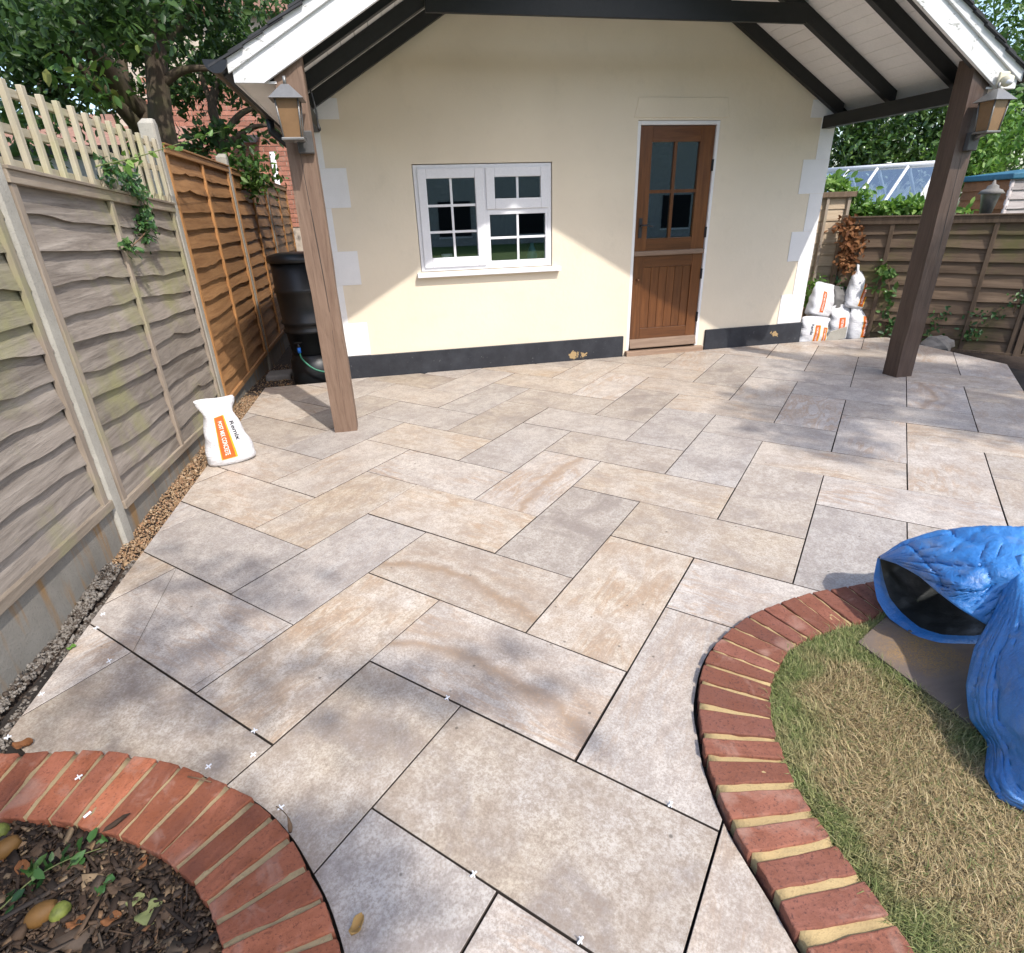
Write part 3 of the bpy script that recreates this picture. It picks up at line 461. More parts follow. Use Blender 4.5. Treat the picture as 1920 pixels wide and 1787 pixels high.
# brick edgings
def edging(name, J, gap, label, bm_, mm, seed, zj=0.003):
    rr = random.Random(seed); c = np.mean([a for a, _ in J], 0); t = thing(name, (c[0], c[1], 0), label, 'brick edging')
    mb = MB()
    for i in range(len(J) - 1):
        (a0, b0), (a1, b1) = J[i], J[i + 1]; ga = gap(i, 0); gb_ = gap(i + 1, 0); ia = gap(i, 1); ib = gap(i + 1, 1)
        eo = (a1 - a0); lo = np.linalg.norm(eo); ei = (b1 - b0); li = np.linalg.norm(ei)
        p = [a0 + eo * (ga / 2 / lo), a1 - eo * (gb_ / 2 / lo), b1 - ei * (ib / 2 / li), b0 + ei * (ia / 2 / li)]
        p = [q[:2] + np.array([rr.gauss(0, .0016), rr.gauss(0, .0016)]) for q in p]
        z = ZB + rr.gauss(0, zj * 0.6); cx = np.mean(p, 0); tl = [rr.gauss(0, .0012) for _ in range(4)]
        k = MB(); k.hexa([(q[0] - cx[0], q[1] - cx[1], -0.075) for q in p] + [(q[0] - cx[0], q[1] - cx[1], tl[j]) for j, q in enumerate(p)])
        # orient outward
        me = k.mesh('brick', bm_); bmx = bmesh.new(); bmx.from_mesh(me); bmesh.ops.recalc_face_normals(bmx, faces=bmx.faces)
        bmesh.ops.subdivide_edges(bmx, edges=[e for e in bmx.edges], cuts=3, use_grid_fill=True)
        for v in bmx.verts:   # worn arrises
            if v.co.z > -0.07: v.co += Vector((rr.gauss(0, .0011), rr.gauss(0, .0011), rr.gauss(0, .0007)))
        bmx.to_mesh(me); bmx.free()
        o = bpy.data.objects.new('brick', me); COL.objects.link(o); attach(o, t); o.location = (cx[0] - c[0], cx[1] - c[1], z)
        bv = o.modifiers.new('bevel', 'BEVEL'); bv.width = 0.004; bv.segments = 2; bv.limit_method = 'ANGLE'; bv.angle_limit = math.radians(50)
    # mortar ribbon between and below the bricks
    rows = []
    ao = catmull([a for a, _ in J], 6); bi = catmull([b_ for _, b_ in J], 6)
    for a, b_ in zip(ao, bi):
        d = (b_ - a) / np.linalg.norm(b_ - a); s0 = a + d * 0.008; s1 = b_ - d * 0.004
        row = [(s0[0], s0[1], -0.08)]
        for f in np.linspace(0, 1, 7): q = s0 + (s1 - s0) * f; row.append((q[0], q[1], ZB - 0.0065 + rr.gauss(0, .0022)))
        row.append((s1[0], s1[1], -0.08)); rows.append(row)
    mb.grid(rows, 0, True); mo = mb.build('mortar', mm, t)
    return t
def gapR(i, inner):
    k = i / (len(RJW) - 1)
    if i == 16: return 0.030 if not inner else 0.010
    return (0.010 + 0.014 * max(0, min(1, (k - 0.45) / 0.3))) * (0.75 if inner else 1.0)
edging('curved_brick_edging', RJW, gapR, 'curved red brick edging with thick yellow mortar round the lawn', 'brick', 'mortar', 3)
edging('curved_brick_edging', LJW, lambda i, inn: 0.016 * (0.72 if inn else 1), 'curved orange-red brick edging round the mulched flower bed', 'brick2', 'mortar2', 5)
# lawn
lawn_poly = [tuple(p[1][:2]) for p in RJW] + [(1.6, -7.0), (4.5, -7.0), (4.5, -4.2)]
k = MB(); k.prism(lawn_poly, -0.09, 0.004); lawn = tag(k.build('lawn', 'lawnbase'), kind='structure')
bmx = bmesh.new(); bmx.from_mesh(lawn.data); bmesh.ops.recalc_face_normals(bmx, faces=bmx.faces); bmx.to_mesh(lawn.data); bmx.free()
ply_poly = [tuple(gnd(1608, 1206, .02)[:2]), tuple(gnd(1835, 1372, .02)[:2]), (2.15, -5.05), (2.35, -4.55), tuple(gnd(1668, 1152, .02)[:2])]
def grass():
    bb = np.array([(0.78, -5.62), (2.6, -4.0)]); P = RNG.uniform(bb[0], bb[1], (330000, 2)); P = P[inpoly(P, lawn_poly) & ~inpoly(P, ply_poly)]
    ctr = np.array([1.55, -5.0]); n = len(P)
    # distance to the brick edge: greener and longer there
    ie = np.array([p[1][:2] for p in RJW]); dd = np.min(np.linalg.norm(P[:, None, :] - ie[None], axis=2), axis=1)
    pe = np.array([ply_poly[0], ply_poly[1]]); tt = np.clip(((P - pe[0]) @ (pe[1] - pe[0])) / np.sum((pe[1] - pe[0]) ** 2), 0, 1); dp = np.linalg.norm(P - pe[0] - tt[:, None] * (pe[1] - pe[0]), axis=1)
    dry = np.clip((np.minimum(dd, dp * 1.5) - 0.03) / 0.15, 0, 1) * 0.75 + 0.12 + np.clip((-4.75 - P[:, 1]) / .45, 0, .16) + 0.1 * np.sin(P[:, 0] * 21) * np.cos(P[:, 1] * 17)
    az = RNG.uniform(0, 2 * math.pi, n) * 0.85 + 2.0 + 1.1 * np.sin(P[:, 0] * 9 + 2) + 1.1 * np.cos(P[:, 1] * 7.3); lie = np.clip(RNG.normal(1.0, 0.4, n) + dry * 0.25, 0.1, 1.45)
    ln = RNG.uniform(0.016, 0.046, n) * np.where(RNG.uniform(0, 1, n) < .08, 1.5, 1); wd = RNG.uniform(0.0007, 0.0016, n)
    d1 = np.stack([np.cos(az) * np.sin(lie * 0.7), np.sin(az) * np.sin(lie * 0.7), np.cos(lie * 0.7)], 1); l2 = lie * 1.25; d2 = np.stack([np.cos(az + .3) * np.sin(l2), np.sin(az + .3) * np.sin(l2), np.maximum(np.cos(l2), -0.1)], 1)
    sd_ = np.stack([-np.sin(az), np.cos(az), np.zeros(n)], 1); B = np.stack([P[:, 0], P[:, 1], np.full(n, 0.002) + RNG.uniform(0, .010, n)], 1)
    Mid = B + d1 * (ln * 0.5)[:, None]; T = Mid + d2 * (ln * 0.5)[:, None]; W = sd_ * wd[:, None]
    Vv = np.stack([B - W, B + W, Mid - W * .8, Mid + W * .8, T], 1).reshape(-1, 3); i = np.arange(n)[:, None] * 5
    F = np.concatenate([i + np.array([[0, 1, 3]]), i + np.array([[0, 3, 2]]), i + np.array([[2, 3, 4]])], 0)
    me = npmesh('grass', Vv, F, 'grass'); a = me.attributes.new('dry', 'FLOAT', 'POINT'); a.data.foreach_set('value', np.repeat(dry, 5).astype(np.float32))
    tag(place('grass', me), 'patchy green and straw-dry mown grass inside the brick curve', 'grass', kind='stuff')
grass()
# flower bed soil and mulch
bed_poly = [tuple(p[1][:2]) for p in LJW] + [(-0.2, -6.4), (-1.6, -6.4), (-1.75, -5.2)]
k = MB(); k.prism(bed_poly, -0.2, -0.008); so = tag(k.build('soil_bed', 'soil'), kind='structure')
bmx = bmesh.new(); bmx.from_mesh(so.data); bmesh.ops.recalc_face_normals(bmx, faces=bmx.faces); bmx.to_mesh(so.data); bmx.free()
def chip_mesh(P, size, thick, zj, elong=(1.0, 4.0)):
    n = len(P); az = RNG.uniform(0, 2 * math.pi, n); ti = RNG.normal(0, 0.35, (n, 2)); ln = size * RNG.lognormal(0, .5, n); wd = ln / RNG.uniform(*elong, n); th = np.minimum(wd, ln) * thick
    ex = np.stack([np.cos(az), np.sin(az), np.sin(ti[:, 0])], 1); ey = np.stack([-np.sin(az), np.cos(az), np.sin(ti[:, 1])], 1); ez = np.cross(ex, ey)
    C = np.stack([P[:, 0], P[:, 1], P[:, 2] + RNG.uniform(0, zj, n)], 1); vs = []
    for (a, b_, c) in ((-1, -1, -1), (1, -.7, -1), (1, .7, -1), (-1, 1, -1), (-1, -1, 1), (1, -.7, 1), (1, .7, 1), (-1, 1, 1)):
        j = RNG.uniform(0.6, 1.2, (n, 1)); vs.append(C + ex * (ln / 2)[:, None] * a * j + ey * (wd / 2)[:, None] * b_ * j + ez * (th / 2)[:, None] * c)
    Vv = np.stack(vs, 1).reshape(-1, 3); i = np.arange(n)[:, None] * 8
    F = np.concatenate([i + np.array([f]) for f in ((3, 2, 1, 0), (4, 5, 6, 7), (0, 1, 5, 4), (1, 2, 6, 5), (2, 3, 7, 6), (3, 0, 4, 7))], 0); return Vv, F
P = RNG.uniform((-1.7, -5.4), (-0.3, -4.4), (42000, 2)); P = P[inpoly(P, bed_poly)]
Vv, F = chip_mesh(np.c_[P, np.full(len(P), -0.006)], 0.013, 0.35, 0.020)
tag(place('bark_mulch', npmesh('bark_mulch', Vv, F, 'chips')), 'dark bark mulch and crumbs covering the flower bed soil', 'mulch', kind='stuff')
P = RNG.uniform((-1.7, -5.3), (-0.3, -4.5), (900, 2)); P = P[inpoly(P, bed_poly)][:170]
Vv, F = chip_mesh(np.c_[P, np.full(len(P), 0.004)], 0.085, 0.5, 0.012, (9, 22))
tag(place('twig_litter', npmesh('twig_litter', Vv, F, 'chips')), 'scattered thin broken twigs lying on the bark mulch', 'twigs', kind='stuff')

# gravel strip along the fence
def gz(y): return float(np.interp(y, [-6, -3.0, -2.6, -1.5, -0.2, 2.0, 5], [-0.03, -0.03, -0.025, -0.05, -0.06, -0.18, -0.2]))
rows = []
for y in np.linspace(-6.4, 4.5, 70):
    z = gz(y); x1 = -1.24 if y < -0.1 else -0.53
    rows.append([(x, y, z - 0.012 + 0.006 * wob(x * 9 + y * 7, 1.2)) for x in np.linspace(-1.60, x1, 8)])
k = MB(); k.grid(rows, 0, True, flip=True); tag(k.build('soil_strip', 'soil'), kind='structure')
def stones(P, size):
    n = len(P); base = np.array([(1, 0, 0), (-1, 0, 0), (0, 1, 0), (0, -1, 0), (0, 0, .7), (0, 0, -.7)], float); R = RNG.normal(size=(n, 3, 3)); Q = np.linalg.qr(R)[0]
    s = size * RNG.lognormal(0, .35, n); L = base[None] * RNG.uniform(.55, 1.25, (n, 6, 1)); Vv = P[:, None, :] + np.einsum('nij,nkj->nki', Q, L) * s[:, None, None]
    F0 = np.array([(0, 2, 4), (2, 1, 4), (1, 3, 4), (3, 0, 4), (2, 0, 5), (1, 2, 5), (3, 1, 5), (0, 3, 5)]); F = (np.arange(n)[:, None, None] * 6 + F0[None]).reshape(-1, 3); return Vv.reshape(-1, 3), F
y = np.concatenate([RNG.uniform(-3.15, -0.15, 5200), RNG.uniform(-0.2, 1.6, 900)]); x = RNG.uniform(-1.46, -1.30, len(y)); x = np.where(y > -0.1, RNG.uniform(-1.46, -0.95, len(y)), x + (y > -1.0) * RNG.uniform(0, .05, len(y)))
z = np.array([gz(q) for q in y]) - 0.004 + RNG.uniform(0, .008, len(y)); Vv, F = stones(np.stack([x, y, z], 1), 0.0062)
tag(place('gravel', npmesh('gravel', Vv, F, 'gravel')), 'brown pea gravel between the fence and the slabs', 'gravel', kind='stuff')
# crumbled concrete haunching at the near end
y = RNG.uniform(-5.0, -3.1, 6500); x = RNG.uniform(-1.47, -1.315, len(y)); z = np.array([gz(q) for q in y]) + 0.004 + 0.012 * np.sin(y * 9 + x * 31) + RNG.uniform(0, .008, len(y)) - np.where(np.abs(x + 1.37 + 0.02 * np.sin(y * 6)) < 0.012, .03, 0)
Vv, F = stones(np.stack([x, y, z], 1), 0.0072); tag(place('concrete_rubble', npmesh('concrete_rubble', Vv, F, 'rubbles')), 'crumbled grey concrete haunching between fence base and slabs', 'rubble', kind='stuff')

# ================================================================== GARDEN BUILDING WITH OPEN GABLE CANOPY
XR = 2.01; XL, XRW = -0.53, 4.53
def zR(x): return 3.655 - 0.577 * abs(x - XR)          # underside of the rafters
bld = thing('garden_building', (2.0, 2.0, 0), 'cream rendered garden building with white quoins and open gabled canopy on timber posts', 'building')
wl = MB()
def rect(x0, x1, z0, z1): wl.prismY([(x0, z0), (x1, z0), (x1, z1), (x0, z1)], 0.0, 0.25)
rect(XL, 0.35, -0.25, 2.19); rect(0.35, 1.632, -0.25, 0.952); rect(0.35, 1.632, 1.853, 2.19); rect(1.632, 2.455, -0.25, 2.19); rect(2.455, 3.287, -0.25, 0.008); rect(2.455, 3.287, 2.175, 2.19); rect(3.287, XRW, -0.25, 2.19)
wl.prismY([(XL, 2.19), (XRW, 2.19), (XRW, zR(XRW) + .1), (XR, 3.75), (XL, zR(XL) + .1)], 0.0, 0.25)
wl.box((XL, 0.25, -0.25), (XL + .22, 4.2, zR(XL) + .1)); wl.box((XRW - .22, 0.25, -0.25), (XRW, 4.2, zR(XRW) + .1))
wl.prismY([(XL, -.25), (XRW, -.25), (XRW, zR(XRW) + .1), (XR, 3.75), (XL, zR(XL) + .1)], 4.2, 4.4)
wl.build('wall', 'render', bld)
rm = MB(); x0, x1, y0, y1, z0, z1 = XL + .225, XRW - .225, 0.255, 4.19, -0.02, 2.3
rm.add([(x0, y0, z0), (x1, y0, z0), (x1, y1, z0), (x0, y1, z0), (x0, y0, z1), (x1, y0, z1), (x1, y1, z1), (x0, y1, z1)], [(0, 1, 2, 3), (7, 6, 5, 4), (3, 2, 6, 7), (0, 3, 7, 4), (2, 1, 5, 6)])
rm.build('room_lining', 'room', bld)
# quoins, flush strips between long blocks
zs = [0.218, 0.527, 0.872, 1.165, 1.522, 1.832, 2.19, 2.34]
for i in range(7):
    wide = i % 2 == 0; z0, z1 = zs[i] + .0015, zs[i + 1]
    for side in (0, 1):
        q = MB(); e = 0.0065 if wide else 0.005
        if side: q.box((4.243 if wide else 4.378, -e, z0), (XRW + e, 0.30, z1))
        else: q.box((XL - e, -e, z0), (-0.212 if wide else -0.384, 0.30, z1))
        q.build('quoin_block', 'quoin', bld)
for a, b_ in ((XL - .02, 2.412), (3.365, XRW + .025)):
    q = MB(); q.box((a, -0.022, -0.25), (b_, 0.20, 0.214)); q.build('plinth', 'plinth', bld, 0.004)
q = MB(); q.prismY([(2.412, 2.196), (3.372, 2.196), (3.338, 2.355), (2.448, 2.355)], -0.007, 0.1); q.build('lintel', 'render', bld, 0.003)
# window
def ring(mb, x0, x1, z0, z1, t, y0, y1):
    tl, tr, tb, tt = t if hasattr(t, '__len__') else (t,) * 4
    mb.box((x0, y0, z0), (x0 + tl, y1, z1)); mb.box((x1 - tr, y0, z0), (x1, y1, z1)); mb.box((x0 + tl, y0, z0), (x1 - tr, y1, z0 + tb)); mb.box((x0 + tl, y0, z1 - tt), (x1 - tr, y1, z1))
q = MB(); ring(q, 0.356, 1.626, 0.957, 1.847, 0.035, 0.014, 0.075); q.box((0.976, 0.0145, 0.992), (1.012, 0.075, 1.812)); q.box((1.012, 0.0145, 1.432), (1.591, 0.075, 1.480)); ring(q, 1.012, 1.591, 0.992, 1.432, (.019, .022, .031, .004), 0.016, 0.075)
win = q.build('window', 'upvc', bld, 0.003)
q = MB(); ring(q, 0.388, 0.984, 0.988, 1.817, (.077, .079, .085, .079), -0.004, 0.05); q.build('sash', 'upvc', win, 0.006)
q = MB(); ring(q, 1.004, 1.597, 1.474, 1.817, (.081, .075, .088, .077), -0.004, 0.05); q.build('sash', 'upvc', win, 0.006)
q = MB(); q.box((0.31, -0.062, 0.908), (1.706, 0.08, 0.949)); q.build('sill', 'upvc', win, 0.004)
def lights(par, x0, x1, z0, z1, nx, nz, yg, bw, barmat, glass='glass', ybar=None):
    yb = yg - 0.006 if ybar is None else ybar
    for i in range(nx):
        for j in range(nz):
            xa = x0 + (x1 - x0) * i / nx; xb = x0 + (x1 - x0) * (i + 1) / nx; za = z0 + (z1 - z0) * j / nz; zb = z0 + (z1 - z0) * (j + 1) / nz
            p = MB(); p.box((xa + (bw / 2 if i else 0), yg, za + (bw / 2 if j else 0)), (xb - (bw / 2 if i < nx - 1 else 0), yg + 0.004, zb - (bw / 2 if j < nz - 1 else 0))); p.build('pane', glass, par)
    for i in range(1, nx):
        xa = x0 + (x1 - x0) * i / nx; p = MB(); p.box((xa - bw / 2, yb, z0), (xa + bw / 2, yg + .02, z1)); p.build('glazing_bar', barmat, par, 0.002)
    for j in range(1, nz):
        za = z0 + (z1 - z0) * j / nz; p = MB(); p.box((x0, yb + .001, za - bw / 2), (x1, yg + .0195, za + bw / 2)); p.build('glazing_bar', barmat, par, 0.002)
lights(win, 0.465, 0.905, 1.073, 1.738, 2, 3, 0.024, 0.021, 'upvc'); lights(win, 1.085, 1.522, 1.562, 1.740, 2, 1, 0.024, 0.021, 'upvc'); lights(win, 1.031, 1.569, 1.023, 1.428, 2, 2, 0.034, 0.021, 'upvc')
# stable door
q = MB(); q.box((2.455, 0.0, 0.05), (2.486, 0.12, 2.172)); q.box((3.258, 0.0, 0.05), (3.287, 0.12, 2.172)); q.box((2.486, 0.0, 2.140), (3.258, 0.12, 2.172))
door = q.build('door', 'quoin', bld, 0.003)
q = MB(); q.box((2.44, -0.06, -0.02), (3.33, 0.12, 0.050)); q.build('threshold', 'weather', door, 0.004)
def leaf(x0, x1, z0, z1, gx0, gx1, gz0, gz1):
    for a, b_ in ((x0, gx0), (gx1, x1)):
        q = MB(); q.box((a, 0.018, z0), (b_, 0.062, z1)); q.build('stile', 'door', door, 0.003)
    for a, b_ in ((z0, gz0), (gz1, z1)):
        q = MB(); q.box((gx0 + .0005, 0.0195, a), (gx1 - .0005, 0.061, b_)); q.build('rail', 'door_x', door, 0.003)
leaf(2.490, 3.255, 1.030, 2.136, 2.618, 3.112, 1.162, 2.004); leaf(2.490, 3.255, 0.092, 1.018, 2.608, 3.140, 0.274, 0.890)
lights(door, 2.618, 3.112, 1.162, 2.004, 2, 2, 0.042, 0.030, 'door', ybar=0.026)
for i in range(6):
    xa = 2.608 + (3.140 - 2.608) * i / 6; xb = 2.608 + (3.140 - 2.608) * (i + 1) / 6; q = MB(); q.box((xa + .0015, 0.030 + random.uniform(-.0008, .0008), 0.275), (xb - .0015, 0.055, 0.889)); q.build('plank', 'door', door, 0.003)
q = MB(); q.prismY([(2.486, 1.000), (3.258, 1.000), (3.258, 1.046), (2.486, 1.046)], -0.006, 0.05); q.build('weatherboard', 'weather', door, 0.01)
q = MB(); q.hexa([(2.488, -0.028, 0.075), (3.256, -0.028, 0.075), (3.256, 0.05, 0.075), (2.488, 0.05, 0.075), (2.488, 0.002, 0.165), (3.256, 0.002, 0.165), (3.256, 0.05, 0.165), (2.488, 0.05, 0.165)]); q.build('weatherboard', 'weather', door, 0.004)
q = MB(); q.box((2.525, 0.010, 1.17), (2.560, 0.02, 1.35)); q.tube([(2.543, 0.012, 1.285), (2.543, -0.035, 1.285), (2.58, -0.042, 1.287), (2.64, -0.040, 1.276), (2.652, -0.038, 1.27)], [.009, .009, .008, .007, .008], 8); q.build('handle', 'iron', door)
q = MB(); q.tube([(2.545, 0.02, 0.77), (2.545, -0.012, 0.77)], 0.011, 10); q.build('bolt_knob', 'door', door)
for zc in (1.80, 1.20, 0.80, 0.36):
    q = MB(); q.tube([(3.259, 0.008, zc - .05), (3.259, 0.008, zc + .05)], 0.009, 8); q.box((3.245, 0.010, zc - .05), (3.262, 0.019, zc + .05)); q.build('hinge', 'iron', door)
# things on the inner sill
p = MB(); p.lathe((0.62, 0.17, 0.955), [(.045, 0), (.05, .09), (.053, .14), (.048, .14)], 20); tag(p.build('plant_pot', 'upvc'), 'white pot on the sill inside the window behind the lower left pane', 'pot')
p = MB(); p.lathe((1.47, 0.17, 0.955), [(.035, 0), (.05, .02), (.045, .06), (.055, .09), (.035, .15), (.018, .18), (.02, .21)], 16); tag(p.build('spray_bottle', 'felt'), 'blue bottle on the sill inside the window behind the lower right pane', 'bottle')
# canopy posts
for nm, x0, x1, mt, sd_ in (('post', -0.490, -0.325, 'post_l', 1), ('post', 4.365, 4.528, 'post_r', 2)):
    q = MB(); rr = random.Random(sd_); P = []
    for zc in np.linspace(-0.03, 2.36, 15):
        j = lambda: rr.gauss(0, .0018)
        P.append([(x0 + j(), -1.588 + j(), zc), ((x0 + x1) / 2 + j(), -1.588 + j(), zc), (x1 + j(), -1.588 + j(), zc), (x1 + j(), -1.43 + j(), zc), (x0 + j(), -1.43 + j(), zc), (x0 + j(), -1.588 + j(), zc)])
    for r_ in P: r_[-1] = r_[0]
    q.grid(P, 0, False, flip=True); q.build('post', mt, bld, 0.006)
    # drying crack down the front face
    q = MB(); xc = x0 + .095; q.grid([[(xc + .02 * math.sin(zc * 2.2) - (2.1 - zc) * .012 - wd, -1.5892, zc), (xc + .02 * math.sin(zc * 2.2) - (2.1 - zc) * .012 + wd + .0007, -1.5892, zc)] for zc, wd in [(z_, .0022 * max(0.15, math.sin((z_ - .5) * 2.0) ** 2) * (1 if .35 < z_ < 2.0 else 0)) for z_ in np.linspace(.3, 2.05, 40)]], 0, False); q.build('drying_crack', 'cable', bld)
# rafters, collar tie, plates
def rafter_poly(x0, x1, lo, hi): return [(x0, zR(x0) + lo), (x1, zR(x1) + lo), (x1, zR(x1) + hi), (x0, zR(x0) + hi)]
for yc in (-0.035, -0.665, -1.30, -1.565):
    for a, b_ in ((XL - .02, XR - .002), (XR + .002, XRW + .02)):
        q = MB(); q.prismY(rafter_poly(a, b_, 0.0, 0.112), yc - .027, yc + .027); q.build('rafter', 'black', bld, 0.003)
q = MB(); q.box((0.50, -0.725, 2.742), (3.53, -0.694, 2.872)); q.build('collar_tie', 'black', bld, 0.003)
for a, b_ in ((4.385, 4.475), (-0.475, -0.385)):
    q = MB(); q.box((a, -1.425, 2.098), (b_, 0.0, 2.205)); q.build('wall_plate', 'black', bld, 0.003)
q = MB(); q.box((XR - .02, -1.59, 3.66), (XR + .02, 4.2, 3.80)); q.build('ridge_beam', 'black', bld)
# boarding under the roof, board by board
nb = 27
for side in (-1, 1):
    for i in range(nb):
        d0 = 0.02 + i * (2.70 / nb); d1 = 0.02 + (i + 1) * (2.70 / nb) - 0.0035
        xa, xb = XR + side * d0, XR + side * d1; q = MB()
        poly = [(xa, zR(xa) + .114), (xb, zR(xb) + .114), (xb, zR(xb) + .126), (xa, zR(xa) + .126)]
        if side < 0: poly = poly[::-1]
        if side < 0: poly = [(xb, zR(xb) + .114), (xa, zR(xa) + .114), (xa, zR(xa) + .126), (xb, zR(xb) + .126)]
        q.prismY(poly, -1.592, -0.002); q.build('soffit_board', 'soffit', bld)
# roof deck, tiles along the verge, barge boards, eaves
rf = MB()
for a, b_ in ((-0.76, XR), (XR, 4.78)): rf.prismY(rafter_poly(a, b_, 0.135, 0.175), -1.60, 4.5)
roof = rf.build('roof', 'slate', bld)
for side in (-1, 1):
    for i in range(24):
        d0 = 2.83 - i * 0.118; xa = XR + side * d0; xb = XR + side * (d0 - 0.20); z_a = zR(xa) + .178 + .022; z_b = zR(xb) + .178
        for y0_, y1_ in ((-1.665, -1.40), (-1.395, -1.13)):
            q = MB(); pts = [(xa, z_a), (xb, z_b + .006), (xb, z_b + .018), (xa, z_a + .013)]
            if side > 0: pts = pts[::-1]
            j = random.gauss(0, .003); q.prismY([(px, pz + j) for px, pz in pts], y0_ + random.gauss(0, .004), y1_); q.build('roof_tile', 'slate', roof)
for side in (-1, 1):
    def X(d): return XR + side * d
    poly = [(X(2.555), zR(X(2.555)) - .02), (X(0.001), zR(XR) - .02 + .001), (X(0.001), zR(XR) + .20), (X(2.715), zR(X(2.715)) + .20), (X(2.715), zR(X(2.555)) - .02)]
    if side > 0: poly = poly[::-1]
    q = MB(); q.prismY(poly, -1.622, -1.596); q.build('barge_board', 'white', bld, 0.003)
    poly = [(X(2.735), zR(X(2.735)) + .125), (X(0.001), zR(XR) + .125), (X(0.001), zR(XR) + .196), (X(2.735), zR(X(2.735)) + .196)]
    if side > 0: poly = poly[::-1]
    q = MB(); q.prismY(poly, -1.640, -1.6225); q.build('verge_trim', 'white', bld, 0.003)
    xa, xb = sorted((X(2.715), X(2.70))); zl = zR(X(2.555)) - .02
    q = MB(); q.box((xa, -1.595, zl), (xb, 4.4, zR(X(2.7)) + .15)); q.build('fascia', 'white', bld)
    xa, xb = sorted((X(2.698), X(2.49))); q = MB(); q.box((xa, -1.594, zl + .002), (xb, 4.4, zl + .014)); q.build('eave_soffit', 'soffit', bld)
    # half round gutter
    gx = X(2.79); q = MB(); rows = []
    for y_ in (-1.66, 4.5):
        rows.append([(gx + .062 * math.cos(t), y_, 2.262 + .062 * math.sin(t)) for t in np.linspace(math.pi, 2 * math.pi, 13)] + [(gx + .058 * math.cos(t), y_, 2.262 + .058 * math.sin(t)) for t in np.linspace(2 * math.pi, math.pi, 13)])
    q.grid(rows, 0, True); q.add([(gx + .064 * math.cos(t), -1.664, 2.262 + .064 * math.sin(t)) for t in np.linspace(math.pi, 2 * math.pi, 15)] + [(gx + .064 * math.cos(t), -1.655, 2.262 + .064 * math.sin(t)) for t in np.linspace(math.pi, 2 * math.pi, 15)], [tuple(range(15)), tuple(range(29, 14, -1))] + [(i, 15 + i, 16 + i, i + 1) for i in range(14)])
    q.build('gutter', 'gutter', bld)
q = MB(); q.tube([(-0.78, 0.10, 2.24), (-0.78, 0.10, 2.12), (-0.62, 0.10, 1.98), (-0.585, 0.10, 1.90), (-0.585, 0.10, -0.1)], 0.034, 12); q.build('downpipe', 'gutter', bld)
# cable down the left post head
cb = catmull([onY(582, 168, -1.42), onY(592, 205, -1.42), onY(597, 235, -1.42), onY(600, 246, -1.42)], 4); q = MB(); q.tube(cb, [0.006] * (len(cb) - 5) + [.008, .011, .012, .010, .005], 8); q.build('cable_end', 'cable', bld)

# lanterns on the posts
def lantern(c, zt, label, px, py, zp, k=.80):
    t = thing('wall_lantern', (c[0], c[1], zp - .12), label, 'lantern', 'lanterns on the canopy posts'); x, y = c
    q = MB(); s = .118 * k
    q.add([(x - s, y - s, zt), (x + s, y - s, zt), (x + s, y + s, zt), (x - s, y + s, zt), (x - .02, y - .02, zt + .075), (x + .02, y - .02, zt + .075), (x + .02, y + .02, zt + .075), (x - .02, y + .02, zt + .075)], [(3, 2, 1, 0), (4, 5, 6, 7), (0, 1, 5, 4), (1, 2, 6, 5), (2, 3, 7, 6), (3, 0, 4, 7)]); q.build('cap', 'lampm', t, 0.002)
    q = MB(); q.tube([(x, y, zt + .07), (x, y, zt + .115)], 0.009, 10); q.build('finial', 'lampm', t)
    zb = zt - .235 * k; a, b_ = .078 * k, .062 * k
    for k_, (sx, sy) in enumerate(((-1, -1), (1, -1), (1, 1), (-1, 1))):
        q = MB(); q.tube([(x + sx * b_, y + sy * b_, zb), (x + sx * a, y + sy * a, zt)], 0.0055, 4); q.build('frame_bar', 'lampm', t)
        sx2, sy2 = ((-1, -1), (1, -1), (1, 1), (-1, 1))[(k_ + 1) % 4]; ii = .97
        q = MB(); P4 = [np.array(v_) for v_ in ((x + sx * b_ * ii, y + sy * b_ * ii, zb), (x + sx2 * b_ * ii, y + sy2 * b_ * ii, zb), (x + sx2 * a * ii, y + sy2 * a * ii, zt), (x + sx * a * ii, y + sy * a * ii, zt))]; q.add(P4, [(0, 1, 2, 3)]); pn = q.build('pane', 'amber', t)
        sm = pn.modifiers.new('thick', 'SOLIDIFY'); sm.thickness = 0.003
    q = MB(); q.box((x - b_ - .012, y - b_ - .012, zb - .014), (x + b_ + .012, y + b_ + .012, zb)); q.build('base_plate', 'lampm', t, 0.003)
    q = MB(); q.box((px - .046, py - .040, zp - .075), (px + .046, py - .001, zp + .045)); q.build('back_box', 'iron2', t, 0.006)
    q = MB(); q.tube([(px, py - .03, zp), ((px + x) / 2, (py - .03 + y) / 2, zp + .02), (x, y, zb - .012)], 0.016, 8); q.build('arm', 'lampm', t)
pL = onY(545, 222, -1.72); lantern((pL[0], -1.72), onY(535, 188, -1.72)[2], 'pewter box lantern with amber glass fixed to the weathered pale oak post', pL[0] + .05, -1.588, onY(563, 262, -1.60)[2])
pR = onY(1856, 222, -1.70); lantern((pR[0], -1.70), onY(1858, 190, -1.70)[2], 'pewter box lantern with amber glass fixed to the shade-darkened post', 4.48, -1.588, onY(1818, 262, -1.60)[2])
c = onY(1883, 150, -1.66); t = thing('motion_sensor', (c[0], -1.63, c[2] - .05), 'small ivory motion sensor on the white barge board end', 'sensor')
q = MB(); q.box((c[0] - .045, -1.66, c[2] - .035), (c[0] + .045, -1.6405, c[2] + .055)); q.build('housing', 'sensor', t, 0.012)
